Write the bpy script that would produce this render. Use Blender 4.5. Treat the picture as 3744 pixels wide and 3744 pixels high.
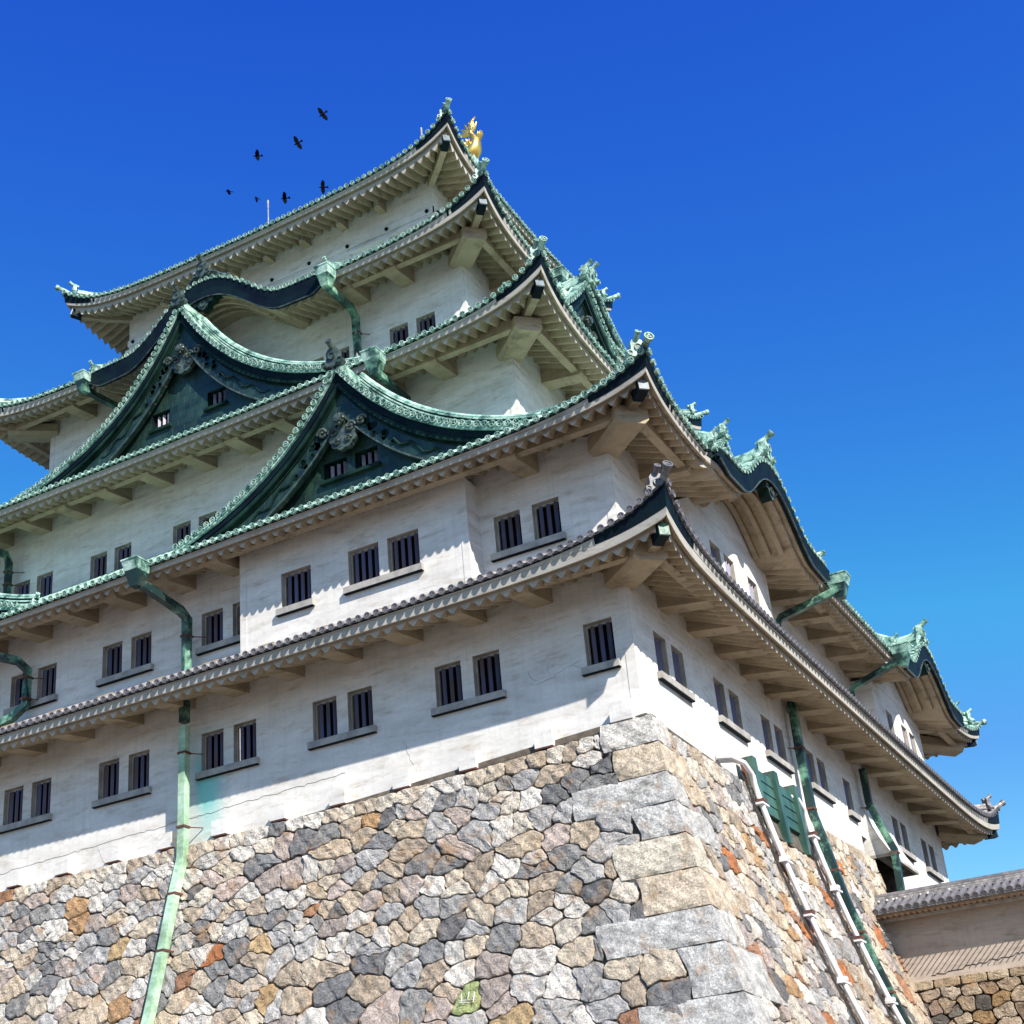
import bpy, math, random
from mathutils import Vector, Matrix
random.seed(7)
PI = math.pi
S = bpy.context.scene
COL = S.collection
for o in list(bpy.data.objects): bpy.data.objects.remove(o)

# ------------------------------------------------------------------ camera
cam_d = bpy.data.cameras.new('camera'); cam = bpy.data.objects.new('camera', cam_d); COL.objects.link(cam)
S.camera = cam
ax = ((0.8540741550747752, -0.26800675815791686, -0.44579111163738594),
      (0.5164058008254989, 0.3342262446129963, 0.788427464187752),
      (-0.062308799595142045, -0.9035846363199818, 0.42385424204487443))
M = Matrix(((ax[0][0], -ax[0][1], -ax[0][2]), (ax[1][0], -ax[1][1], -ax[1][2]), (ax[2][0], -ax[2][1], -ax[2][2]))).to_4x4()
CAM = Vector((14.47566, -36.60822, -13.99339))
cam.matrix_world = Matrix.Translation(CAM) @ M
cam_d.sensor_width = 36; cam_d.lens = 5551.016 / 3744 * 36
cam_d.shift_x = (1872 - 1585.66) / 3744; cam_d.shift_y = (2151.44 - 1872) / 3744
cam_d.clip_start = 0.5; cam_d.clip_end = 5000
# ------------------------------------------------------------------ light
TO_SUN = Vector((1.62, -1.0, 1.5)).normalized()
elev = math.asin(TO_SUN.z); azim = math.atan2(TO_SUN.x, TO_SUN.y)
sd = bpy.data.lights.new('sun', 'SUN'); sun = bpy.data.objects.new('sun', sd); COL.objects.link(sun)
sd.energy = 4.9; sd.angle = math.radians(0.5); sd.color = (1.0, 0.93, 0.82)
sun.rotation_euler = (-TO_SUN).to_track_quat('-Z', 'Y').to_euler(); sun.location = (60, -40, 60)
W = bpy.data.worlds.new('World'); S.world = W; W.use_nodes = True
nt = W.node_tree; nt.nodes.clear()
sky = nt.nodes.new('ShaderNodeTexSky'); sky.sky_type = 'NISHITA'; sky.sun_disc = False
sky.sun_elevation = elev; sky.sun_rotation = azim; sky.ozone_density = 4.0; sky.air_density = 1.0; sky.dust_density = 0.4
sp_ = nt.nodes.new('ShaderNodeSeparateColor'); cb_ = nt.nodes.new('ShaderNodeCombineColor'); nt.links.new(sky.outputs[0], sp_.inputs[0])
for i_, (cl_, ex_, k_) in enumerate(((3.1, 2.3, .275), (4.0, 1.78, .43), (8.0, .55, 2.40))):   # deep saturated grade of the clear sky
    m1 = nt.nodes.new('ShaderNodeMath'); m1.operation = 'MINIMUM'; m1.inputs[1].default_value = cl_; nt.links.new(sp_.outputs[i_], m1.inputs[0])
    m2_ = nt.nodes.new('ShaderNodeMath'); m2_.operation = 'POWER'; m2_.inputs[1].default_value = ex_; nt.links.new(m1.outputs[0], m2_.inputs[0])
    m3 = nt.nodes.new('ShaderNodeMath'); m3.operation = 'MULTIPLY'; m3.inputs[1].default_value = k_; nt.links.new(m2_.outputs[0], m3.inputs[0]); out_ = m3.outputs[0]
    if i_ == 1:
        chain = sp_.outputs[1]
        for op_, v_ in (('MINIMUM', 2.1), ('POWER', 2.2), ('MULTIPLY', .47)):
            q_ = nt.nodes.new('ShaderNodeMath'); q_.operation = op_; q_.inputs[1].default_value = v_; nt.links.new(chain, q_.inputs[0]); chain = q_.outputs[0]
        q_ = nt.nodes.new('ShaderNodeMath'); q_.operation = 'MAXIMUM'; nt.links.new(out_, q_.inputs[0]); nt.links.new(chain, q_.inputs[1]); out_ = q_.outputs[0]
    nt.links.new(out_, cb_.inputs[i_])
bg = nt.nodes.new('ShaderNodeBackground'); bg.inputs['Strength'].default_value = 0.103
wo = nt.nodes.new('ShaderNodeOutputWorld')
nt.links.new(cb_.outputs[0], bg.inputs[0]); nt.links.new(bg.outputs[0], wo.inputs[0])
S.view_settings.view_transform = 'Standard'; S.view_settings.look = 'None'; S.view_settings.gamma = 1; S.view_settings.exposure = 0.7
S.render.engine = 'CYCLES'

# ------------------------------------------------------------------ materials
def new_mat(name):
    m = bpy.data.materials.new(name); m.use_nodes = True
    return m, m.node_tree, m.node_tree.nodes['Principled BSDF']
def N(t, kind, **kw):
    n = t.nodes.new(kind)
    for k, v in kw.items():
        if hasattr(n, k) and k not in n.inputs: setattr(n, k, v)
        else: n.inputs[k].default_value = v
    return n
def coords(t, scale=(1, 1, 1)):
    g = t.nodes.new('ShaderNodeNewGeometry'); mp = t.nodes.new('ShaderNodeMapping'); mp.inputs['Scale'].default_value = scale
    t.links.new(g.outputs['Position'], mp.inputs['Vector']); return mp.outputs[0]
def ramp(t, fac, stops):
    r = t.nodes.new('ShaderNodeValToRGB'); e = r.color_ramp.elements
    while len(e) < len(stops): e.new(0.5)
    for k, (p, c) in enumerate(stops): e[k].position = p; e[k].color = (*c, 1)
    t.links.new(fac, r.inputs[0]); return r.outputs[0]
def noise(t, vec, scale, detail=4, rough=0.55):
    n = N(t, 'ShaderNodeTexNoise', Scale=scale, Detail=detail, Roughness=rough); t.links.new(vec, n.inputs['Vector']); return n.outputs['Fac']
def mix(t, fac, a, b, mode='MIX'):
    m = t.nodes.new('ShaderNodeMix'); m.data_type = 'RGBA'; m.blend_type = mode
    for v, i in ((fac, 0), (a, 6), (b, 7)):
        if isinstance(v, (int, float)): m.inputs[i].default_value = v
        elif isinstance(v, tuple): m.inputs[i].default_value = (*v, 1)
        else: t.links.new(v, m.inputs[i])
    return m.outputs[2]
def bump(t, p, h, strength, dist):
    b = N(t, 'ShaderNodeBump', Strength=strength, Distance=dist); t.links.new(h, b.inputs['Height']); t.links.new(b.outputs[0], p.inputs['Normal'])
def simple(name, c1, c2, scale=3, rough=0.6, metal=0.0, bs=0.3, bd=0.01, stretch=(1, 1, 1), lo=0.35, hi=0.65):
    m, t, p = new_mat(name); v = coords(t, stretch)
    if max(c1) < .05: p.inputs['Specular IOR Level'].default_value = 0.08
    t.links.new(ramp(t, noise(t, v, scale, 5), [(lo, c1), (hi, c2)]), p.inputs['Base Color'])
    p.inputs['Roughness'].default_value = rough; p.inputs['Metallic'].default_value = metal
    bump(t, p, noise(t, v, scale * 9, 3), bs, bd); return m

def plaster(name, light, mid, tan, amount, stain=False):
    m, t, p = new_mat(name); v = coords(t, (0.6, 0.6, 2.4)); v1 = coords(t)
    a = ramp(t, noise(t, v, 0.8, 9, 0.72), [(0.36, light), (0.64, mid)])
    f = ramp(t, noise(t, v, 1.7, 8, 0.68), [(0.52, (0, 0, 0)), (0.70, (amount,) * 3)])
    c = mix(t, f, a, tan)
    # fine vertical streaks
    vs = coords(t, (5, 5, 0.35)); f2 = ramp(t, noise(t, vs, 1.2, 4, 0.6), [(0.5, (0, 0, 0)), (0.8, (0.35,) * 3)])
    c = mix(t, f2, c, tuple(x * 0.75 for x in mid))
    if stain:   # copper run-off beside the drainpipe on the long front
        g = t.nodes.new('ShaderNodeNewGeometry'); s = t.nodes.new('ShaderNodeSeparateXYZ'); t.links.new(g.outputs['Position'], s.inputs[0])
        def m2(op, a_, b_=None, c_=None):
            q = t.nodes.new('ShaderNodeMath'); q.operation = op
            for i, x in enumerate((a_, b_, c_)):
                if x is None: continue
                if isinstance(x, (int, float)): q.inputs[i].default_value = x
                else: t.links.new(x, q.inputs[i])
            return q.outputs[0]
        nz = noise(t, v1, 1.6, 3)
        xx = m2('ADD', s.outputs['X'], m2('MULTIPLY', m2('SUBTRACT', nz, 0.5), 0.5))
        dx = m2('ABSOLUTE', m2('ADD', xx, 14.98)); fx = m2('SUBTRACT', 1.0, m2('DIVIDE', dx, 0.95)); fx = m2('MAXIMUM', fx, 0); fx = m2('MULTIPLY', fx, m2('MULTIPLY', fx, m2('SUBTRACT', 3.0, m2('MULTIPLY', fx, 2.0))))
        zz = s.outputs['Z']; fz = m2('MINIMUM', m2('MAXIMUM', m2('MULTIPLY', m2('SUBTRACT', 3.4, zz), .7), 0), 1)
        lowf = m2('MINIMUM', m2('MAXIMUM', m2('MULTIPLY', m2('ADD', zz, 0.9), 0.55), 0), 1)
        yy = m2('LESS_THAN', s.outputs['Y'], 0.2)
        ff = m2('MULTIPLY', m2('MULTIPLY', m2('MULTIPLY', fx, fz), lowf), yy); ff = m2('MINIMUM', m2('MULTIPLY', ff, m2('ADD', .35, nz)), 0.8)
        c = mix(t, ff, c, (0.10, 0.50, 0.50))
    t.links.new(c, p.inputs['Base Color']); p.inputs['Roughness'].default_value = 0.85
    bump(t, p, noise(t, v1, 7, 6, 0.6), 0.35, 0.02)
    return m
PLASTER = plaster('plaster', (0.79, 0.772, 0.745), (0.59, 0.567, 0.54), (0.36, 0.29, 0.21), 0.6, True)
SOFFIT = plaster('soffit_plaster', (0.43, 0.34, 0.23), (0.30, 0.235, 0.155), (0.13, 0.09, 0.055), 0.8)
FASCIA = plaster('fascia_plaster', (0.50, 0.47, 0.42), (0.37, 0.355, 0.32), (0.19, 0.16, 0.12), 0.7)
LEDGE = simple('eave_board', (0.42, 0.33, 0.22), (0.28, 0.21, 0.13), 2, 0.7)
SILL = simple('grey_sill', (0.42, 0.40, 0.37), (0.27, 0.26, 0.25), 3, 0.8)
REVEAL = simple('window_reveal', (0.46, 0.43, 0.38), (0.30, 0.28, 0.24), 2, 0.85)
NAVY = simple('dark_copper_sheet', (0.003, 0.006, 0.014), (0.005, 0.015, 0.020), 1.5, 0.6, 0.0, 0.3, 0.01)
def patina(name, pale, mid, dark, scale, rough=.5, lo=.40, hi=.62):
    m, t, p = new_mat(name); v = coords(t); c = ramp(t, noise(t, v, scale, 7, .7), [(lo, pale), ((lo + hi) / 2, mid), (hi, dark)])
    f = ramp(t, noise(t, coords(t, (1, 1, 3)), scale * 3.3, 4, .7), [(.50, (0, 0, 0)), (.72, (.75,) * 3)])
    c = mix(t, f, c, dark); f2 = ramp(t, noise(t, v, scale * .6, 3, .6), [(.60, (0, 0, 0)), (.74, (.5,) * 3)]); c = mix(t, f2, c, (.10, .085, .05))
    t.links.new(c, p.inputs['Base Color']); p.inputs['Roughness'].default_value = rough; bump(t, p, noise(t, v, scale * 8, 3), .4, .012); return m
PATINA = patina('patina_tile', (0.54, 0.73, 0.63), (0.26, 0.45, 0.37), (0.035, 0.09, 0.08), 1.9)
RIM = patina('patina_disc', (0.48, 0.64, 0.55), (0.24, 0.41, 0.34), (0.035, 0.10, 0.085), 4.5, .5, .40, .62)
PIPEG = patina('patina_pipe', (0.36, 0.56, 0.42), (0.12, 0.28, 0.20), (0.008, 0.03, 0.03), .9, .42, .30, .50)
GTILE = simple('grey_tile', (0.20, 0.19, 0.20), (0.10, 0.10, 0.115), 4, 0.45)
GTOP = simple('grey_tile_weathered', (0.42, 0.39, 0.38), (0.13, 0.13, 0.14), 5, 0.5)
DISCIN = simple('disc_centre', (0.05, 0.10, 0.08), (0.02, 0.05, 0.045), 6, 0.5)
SHOE = simple('grey_copper_cap', (0.20, 0.24, 0.28), (0.10, 0.13, 0.15), 5, 0.4)
BLACK = simple('dark_inside', (0.004, 0.004, 0.006), (0.008, 0.008, 0.012), 2, 0.9)
BAR = simple('window_bar', (0.085, 0.105, 0.20), (0.11, 0.075, 0.085), 2.5, 0.42, 0.2, 0.3, 0.01, (1, 1, 0.5))
BARP = simple('pale_window_bar', (0.30, 0.28, 0.36), (0.14, 0.12, 0.17), 3, 0.5)
GOLD, gt, gp = new_mat('gold_leaf'); gp.inputs['Metallic'].default_value = 0.85; gp.inputs['Roughness'].default_value = 0.28
gt.links.new(ramp(gt, noise(gt, coords(gt), 6, 3), [(0.3, (0.95, 0.55, 0.08)), (0.7, (0.85, 0.62, 0.22))]), gp.inputs['Base Color'])
bump(gt, gp, noise(gt, coords(gt), 14, 3), 0.5, 0.03)
WPIPE = simple('white_painted_pipe', (0.74, 0.73, 0.75), (0.62, 0.58, 0.56), 2, 0.4, 0, 0.2, 0.005, (1, 1, 1), 0.5, 0.7)
RUST = simple('rusty_iron', (0.16, 0.05, 0.03), (0.07, 0.04, 0.035), 5, 0.8)
CABLE = simple('black_cable', (0.02, 0.02, 0.025), (0.05, 0.04, 0.04), 5, 0.6)
CROWM = simple('black_feathers', (0.002, 0.002, 0.004), (0.004, 0.004, 0.007), 9, 0.9)
def copper_plates():
    m, t, p = new_mat('green_copper_plates')
    g = t.nodes.new('ShaderNodeNewGeometry'); s = t.nodes.new('ShaderNodeSeparateXYZ'); t.links.new(g.outputs['Position'], s.inputs[0])
    ad = N(t, 'ShaderNodeMath', operation='ADD'); t.links.new(s.outputs['X'], ad.inputs[0]); t.links.new(s.outputs['Y'], ad.inputs[1])
    cb = t.nodes.new('ShaderNodeCombineXYZ'); t.links.new(ad.outputs[0], cb.inputs[0]); t.links.new(s.outputs['Z'], cb.inputs[1])
    b = N(t, 'ShaderNodeTexBrick'); b.inputs['Scale'].default_value = 1.0
    b.inputs['Brick Width'].default_value = 0.62; b.inputs['Row Height'].default_value = 0.33
    b.inputs['Mortar Size'].default_value = 0.012; b.inputs['Mortar Smooth'].default_value = 0.3
    b.inputs['Color1'].default_value = (0.011, 0.032, 0.025, 1); b.inputs['Color2'].default_value = (0.004, 0.013, 0.013, 1); b.inputs['Mortar'].default_value = (0.006, 0.02, 0.02, 1)
    t.links.new(cb.outputs[0], b.inputs['Vector'])
    f = ramp(t, noise(t, coords(t, (1, 1, 0.5)), 1.6, 6, 0.65), [(0.45, (0, 0, 0)), (0.75, (0.8,) * 3)])
    c = mix(t, f, b.outputs['Color'], (0.032, 0.075, 0.055))
    t.links.new(c, p.inputs['Base Color']); p.inputs['Roughness'].default_value = 0.4
    inv = N(t, 'ShaderNodeMath', operation='SUBTRACT'); inv.inputs[0].default_value = 1; t.links.new(b.outputs['Fac'], inv.inputs[1])
    bump(t, p, inv.outputs[0], 0.8, 0.02); return m
PLATES = copper_plates()
PIPE_SUNLIT = patina('sunlit_pale_patina_pipe', (0.50, 0.68, 0.54), (0.36, 0.54, 0.38), (0.20, 0.32, 0.20), 1.2, .5, .40, .66)  # pale weathered pipe copper, with sunlight painted into its colour
BOARD = simple('green_barge_copper', (0.014, 0.036, 0.028), (0.004, 0.012, 0.012), 1.8, 0.42)
RELIEF = simple('cast_copper_relief', (0.085, 0.115, 0.10), (0.012, 0.022, 0.022), 4, 0.4)
HATCH = simple('hatch_green_copper', (0.06, 0.14, 0.11), (0.02, 0.06, 0.05), 2, 0.45, 0, 0.3, 0.01, (1, 1, 0.4))
HATCHIN = simple('hatch_sloping_sill', (0.32, 0.12, 0.11), (0.20, 0.19, 0.19), 1.8, 0.7)
def stone_mat():
    m, t, p = new_mat('rubble_stone'); v = coords(t)
    at = t.nodes.new('ShaderNodeAttribute'); at.attribute_name = 'Col'; at.attribute_type = 'GEOMETRY'
    n1 = ramp(t, noise(t, v, 3.2, 8, 0.7), [(0.30, (0.50,) * 3), (0.66, (1.45,) * 3)])
    c = mix(t, 1.0, at.outputs['Color'], n1, 'MULTIPLY')
    sp = ramp(t, noise(t, v, 24, 5, 0.8), [(0.34, (0.45,) * 3), (0.66, (1.5,) * 3)])
    c = mix(t, 1.0, c, sp, 'MULTIPLY')
    f = ramp(t, noise(t, v, 1.3, 6, 0.65), [(0.54, (0, 0, 0)), (0.70, (0.62,) * 3)])
    c = mix(t, f, c, (0.42, 0.24, 0.10))
    t.links.new(c, p.inputs['Base Color']); p.inputs['Roughness'].default_value = 0.85
    a = N(t, 'ShaderNodeTexVoronoi', Scale=9.0); t.links.new(v, a.inputs['Vector'])
    nn = noise(t, v, 16, 9, 0.78)
    s = N(t, 'ShaderNodeMath', operation='MULTIPLY_ADD'); t.links.new(a.outputs['Distance'], s.inputs[0]); s.inputs[1].default_value = 0.35; t.links.new(nn, s.inputs[2])
    bump(t, p, s.outputs[0], 1.0, 0.085); return m
STONE = stone_mat()
JOINT = simple('joint_earth', (0.14, 0.115, 0.09), (0.06, 0.05, 0.04), 4, 0.95)  # dark earth seen between the stones
GROUND = simple('gravel_ground', (0.15, 0.13, 0.10), (0.09, 0.08, 0.06), 6, 0.95)
WALLTAN = plaster('beige_plaster', (0.50, 0.42, 0.36), (0.36, 0.30, 0.25), (0.20, 0.16, 0.12), 0.7)

# ------------------------------------------------------------------ mesh helpers
class MB:
    def __init__(s): s.v = []; s.f = []; s.m = []; s.mats = []; s.c = None
    def mi(s, m):
        if m not in s.mats: s.mats.append(m)
        return s.mats.index(m)
    def vert(s, p): s.v.append(tuple(p)); return len(s.v) - 1
    def face(s, idx, m): s.f.append(tuple(idx)); s.m.append(s.mi(m))
    def quad(s, a, b, c, d, m): n = len(s.v); s.v += [tuple(a), tuple(b), tuple(c), tuple(d)]; s.face((n, n + 1, n + 2, n + 3), m)
    def poly(s, pts, m): n = len(s.v); s.v += [tuple(p) for p in pts]; s.face(range(n, n + len(pts)), m)
    def grid(s, rows, m, closed=False):
        n = len(s.v); w = len(rows[0])
        for r in rows: s.v += [tuple(p) for p in r]
        for i in range(len(rows) - 1):
            for j in range(w if closed else w - 1):
                k = (j + 1) % w
                s.face((n + i * w + j, n + i * w + k, n + (i + 1) * w + k, n + (i + 1) * w + j), m)
    def box8(s, c, m):   # 8 corners: bottom 4 ccw, top 4 ccw
        n = len(s.v); s.v += [tuple(p) for p in c]
        for f in ((0, 3, 2, 1), (4, 5, 6, 7), (0, 1, 5, 4), (1, 2, 6, 5), (2, 3, 7, 6), (3, 0, 4, 7)): s.face([n + i for i in f], m)
    def box(s, fr, u0, u1, v0, v1, z0, z1, m):
        s.box8([fr(u0, v0, z0), fr(u1, v0, z0), fr(u1, v1, z0), fr(u0, v1, z0), fr(u0, v0, z1), fr(u1, v0, z1), fr(u1, v1, z1), fr(u0, v1, z1)], m)
    def sweep(s, pts, prof, m, up=Vector((0, 0, 1)), cap=True, scales=None):
        pts = [Vector(p) for p in pts]; rows = []
        for i, p in enumerate(pts):
            a = pts[max(i - 1, 0)]; b = pts[min(i + 1, len(pts) - 1)]; t = (b - a).normalized()
            x = t.cross(up)
            if x.length < 1e-3: x = t.cross(Vector((0, 1, 0)))
            x.normalize(); y = x.cross(t).normalized(); k = scales[i] if scales else 1
            rows.append([p + x * (q[0] * k) + y * (q[1] * k) for q in prof])
        s.grid(rows, m, True)
        if cap: s.poly(rows[0][::-1], m); s.poly(rows[-1], m)
    def tube(s, pts, r, m, n=8, **kw): s.sweep(pts, [(r * math.cos(2 * PI * k / n), r * math.sin(2 * PI * k / n)) for k in range(n)], m, **kw)
    def build(s, name, parent=None, smooth=False):
        me = bpy.data.meshes.new(name); me.from_pydata(s.v, [], s.f)
        for m in s.mats: me.materials.append(m)
        me.polygons.foreach_set('material_index', s.m)
        if smooth: me.polygons.foreach_set('use_smooth', [True] * len(s.f))
        if s.c is not None:
            a = me.color_attributes.new('Col', 'FLOAT_COLOR', 'POINT'); a.data.foreach_set('color', [x for c in s.c for x in (*c, 1)])
        me.update(); o = bpy.data.objects.new(name, me); COL.objects.link(o)
        if parent: attach(o, parent)
        return o
def rootmat(o):
    m = Matrix.Translation(o.location) if not o.parent else rootmat(o.parent) @ o.matrix_parent_inverse @ Matrix.Translation(o.location)
    return m
def attach(o, parent):
    o.parent = parent; o.matrix_parent_inverse = Matrix.Translation(-rootmat(parent).translation)
def tag(o, label=None, cat=None, group=None, kind=None):
    if label: o['label'] = label
    if cat: o['category'] = cat
    if group: o['group'] = group
    if kind: o['kind'] = kind
    return o
def empty(name, loc, label=None, cat=None, group=None, parent=None):
    o = bpy.data.objects.new(name, None); COL.objects.link(o); o.location = loc; o.empty_display_size = 0.5
    if parent: attach(o, parent)
    return tag(o, label, cat, group)
RECT = lambda w, h: [(-w / 2, -h / 2), (w / 2, -h / 2), (w / 2, h / 2), (-w / 2, h / 2)]

# ------------------------------------------------------------------ frames of the four sides
CX, CY = -20.2, 17.5; HX, HY = 20.2, 17.5
SIDES = {'F': ((1, 0), (0, -1)), 'R': ((0, 1), (1, 0)), 'B': ((-1, 0), (0, 1)), 'L': ((0, -1), (-1, 0))}
def frame(side, inset=0.0):
    """local (u along the side, v outward from the wall plane at this inset, z)"""
    au, av = SIDES[side]; hv = (HY if side in 'FB' else HX) - inset
    def fr(u, v, z):
        w = hv + v
        return Vector((CX + au[0] * u + av[0] * w, CY + au[1] * u + av[1] * w, z))
    return fr
def halfu(side, inset): return (HX if side in 'FB' else HY) - inset
def X2u(x): return x - CX        # front side
def Y2u(y): return y - CY        # right side

keep = empty('castle_keep', (CX, CY, -0.6), 'white plastered five-tiered castle keep with green copper roofs on a stone base', 'castle')

# ------------------------------------------------------------------ walls with real window openings
WIN = []   # filled windows: (side, inset, v, u0, u1, z0, z1, bars, mat)
def wall_face(mb, fr, u0, u1, v, z0, z1, holes, m, topf=None):
    us = sorted(set([u0, u1] + [h[0] for h in holes] + [h[1] for h in holes]))
    zs = sorted(set([z0, z1] + [h[2] for h in holes] + [h[3] for h in holes]))
    for a, b in zip(us, us[1:]):
        for c, d in zip(zs, zs[1:]):
            if any(h[0] <= a + 1e-6 and b <= h[1] + 1e-6 and h[2] <= c + 1e-6 and d <= h[3] + 1e-6 for h in holes): continue
            mb.quad(fr(a, v, c), fr(b, v, c), fr(b, v, d), fr(a, v, d), m)
def pairs(cs, w=0.9, g=0.41): return [(c - g / 2 - w, c - g / 2) for c in cs] + [(c + g / 2, c + g / 2 + w) for c in cs]
def make_window(fr, v, u0, u1, z0, z1, parent, bars=3, barm=None, rev=None, depth=0.27):
    barm = barm or BAR; rev = rev or REVEAL
    mb = MB(); e = v - depth
    mb.quad(fr(u0, v, z0), fr(u0, v, z1), fr(u0, e, z1), fr(u0, e, z0), rev)
    mb.quad(fr(u1, v, z0), fr(u1, e, z0), fr(u1, e, z1), fr(u1, v, z1), rev)
    mb.quad(fr(u0, v, z1), fr(u1, v, z1), fr(u1, e, z1), fr(u0, e, z1), rev)
    mb.quad(fr(u0, v, z0), fr(u0, e, z0), fr(u1, e, z0), fr(u1, v, z0), rev)
    mb.quad(fr(u0 - .1, e - .25, z0 - .1), fr(u1 + .1, e - .25, z0 - .1), fr(u1 + .1, e - .25, z1 + .1), fr(u0 - .1, e - .25, z1 + .1), BLACK)
    # thin inner frame
    for a, b in ((u0 + .003, u0 + .055), (u1 - .055, u1 - .003)): mb.box(fr, a, b, e + .02, e + .10, z0 + .003, z1 - .003, rev)
    mb.box(fr, u0 + .057, u1 - .057, e + .02, e + .10, z1 - .07, z1 - .003, rev)
    w = mb.build('window', parent)
    bb = MB(); n = bars; span = (u1 - u0 - .11) / (n + 0.15)
    for k in range(n):
        c = u0 + .055 + span * (k + .62); t = span * .29; z00, z11 = z0 + .003, z1 - .072
        bb.box8([fr(c - t, e + .10, z00), fr(c, e + .19, z00), fr(c + t, e + .10, z00), fr(c, e + .02, z00), fr(c - t, e + .10, z11), fr(c, e + .19, z11), fr(c + t, e + .10, z11), fr(c, e + .02, z11)], barm)
    bb.build('window_bars', w)
    return w
def make_sill(fr, v, u0, u1, zt, parent, m=SILL):
    mb = MB(); mb.box(fr, u0 - .13, u1 + .13, v + .002, v + .16, zt - .21, zt, m)
    mb.box(fr, u0 - .13, u1 + .13, v + .02, v + .145, zt - .235, zt - .212, NAVY)
    return mb.build('window_sill', parent)

def storey(name, side, inset, z0, z1, wins, m=PLASTER, v=0.0, ur=None, sills=None, bars=3):
    """wins: list of (u0,u1,z0,z1)"""
    fr = frame(side, inset); hu = halfu(side, inset); u0, u1 = ur or (-hu, hu)
    return fr, u0, u1
# window lists -------------------------------------------------------
L1 = [5.286, 9.739, 14.146, 18.55, 22.93, 27.4, 31.8, 36.0]
F1 = pairs([X2u(-x) for x in L1]) + [(X2u(-0.998) - .45, X2u(-0.998) + .45)]
R1 = pairs([Y2u(y) for y in (2.757, 7.431, 11.702, 16.308, 27.442, 32.06)]) + [(Y2u(20.085) - .45, Y2u(20.085) + .45)]
F2 = pairs([X2u(-x) for x in (2.87, 14.15, 18.55, 22.93, 27.2, 37.5)])
R2 = pairs([Y2u(y) for y in (14.6, 20.5)])
F3 = pairs([X2u(-x) for x in (11.2, 15.5, 19.93, 24.33, 28.65)])
F4 = pairs([X2u(-x) for x in (11.36, 15.6, 24.8, 29.1)])
def walls():
    specs = [('1', 0.0, -1.3, 4.6, {'F': ([(a, b, 1.78, 3.12) for a, b in F1]), 'R': ([(a, b, 1.78, 3.12) for a, b in R1])}),
             ('2', 0.0, 4.6, 9.9, {'F': [(a, b, 6.13, 7.40) for a, b in F2], 'R': [(a, b, 6.13, 7.40) for a, b in R2]}),
             ('3', 5.3, 11.5, 18.3, {'F': [(a, b, 13.4, 14.8) for a, b in F3]}),
             ('4', 8.8, 19.3, 26.2, {'F': [(a, b, 21.4, 22.76) for a, b in F4]}),
             ('5', 11.3, 26.6, 32.6, {})]
    for nm, ins, z0, z1, hs_ in specs:
        mb = MB()
        for sd_ in 'FRBL':
            fr = frame(sd_, ins); hu = halfu(sd_, ins)
            hl = hs_.get(sd_, [])
            if nm == '1' and sd_ == 'R': hl = hl + [(Y2u(20.9), Y2u(25.2), -1.3, 1.1)]
            wall_face(mb, fr, -hu, hu, 0, z0, z1, hl, PLASTER)
        wo_ = mb.build('wall', keep)
        # raised corner strip (pilaster) at each corner
        if nm != '5':
            for (sd_, sg) in (('F', 1), ('F', -1), ('R', -1), ('R', 1)):
                fr = frame(sd_, ins); hu = halfu(sd_, ins); cb = MB(); w = 0.26
                a, b = (hu - w, hu + .014) if sg > 0 else (-hu - .014, -hu + w)
                zt_ = z1 - .02
                cb.box(fr, min(a, b), max(a, b), .001 if sd_ == 'F' else .002, .016 if sd_ == 'F' else .014, max(z0, -.15) + .01, zt_, PLASTER); cb.build('corner_strip', wo_)
        for sd_ in 'FR':
            fr = frame(sd_, ins)
            ws = sorted(hs_.get(sd_, []))
            k = 0
            while k < len(ws):
                a, b, c, d = ws[k]
                w1 = make_window(fr, 0, a, b, c, d, keep, 3)
                if k + 1 < len(ws) and ws[k + 1][0] - b < .6:
                    a2, b2 = ws[k + 1][:2]; make_window(fr, 0, a2, b2, c, d, keep, 3); make_sill(fr, 0, a, b2, c, w1); k += 2
                else: make_sill(fr, 0, a, b, c, w1); k += 1
walls()

# ------------------------------------------------------------------ roofs
class Tier: pass
def tier(ins, ov, zm, rt, rf, run, s0, s1, tile, disc, purlin=True, karas=None, wamp=.085):
    t = Tier(); t.ins, t.ov, t.zm, t.rt, t.rf, t.run, t.s0, t.s1, t.tile, t.disc, t.purlin, t.karas, t.wamp = ins, ov, zm, rt, rf, run, s0, s1, tile, disc, purlin, karas or {}, wamp * 1.25
    return t
TIERS = [tier(0.0, 2.5, 4.27, 1.25, .60, 2.45, .5, .0, GTOP, GTILE),
         tier(0.0, 2.5, 8.61, 1.07, .67, 7.8, .56, .012, PATINA, RIM, True, {'R': [(Y2u(7.6), 5.3, 1.8), (Y2u(27.4), 5.3, 1.8)]}),
         tier(5.3, 2.85, 16.93, 1.52, 1.14, 6.35, .55, .012, PATINA, RIM),
         tier(8.8, 2.75, 24.75, 1.5, .95, 5.25, .55, .012, PATINA, RIM, True, {'F': [(X2u(-20.3), 6.6, 2.35)]}),
         tier(11.3, 2.4, 31.45, 1.6, 1.12, 8.55, .47, .026, PATINA, RIM, False, None, .12)]
for T_, fb_, wm_, wa_ in zip(TIERS, (-.40, -.29, -.33, -.33, -.28), (-.53, -.37, -.46, -.46, -.57), (.09, .10, .11, .11, .14)): T_.fb, T_.wm, T_.wamp = fb_, wm_, wa_
def gcurve(t): return .85 * math.exp(-max(t, 0) / 1.6) + .15 * math.exp(-max(t, 0) / 8)
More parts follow.
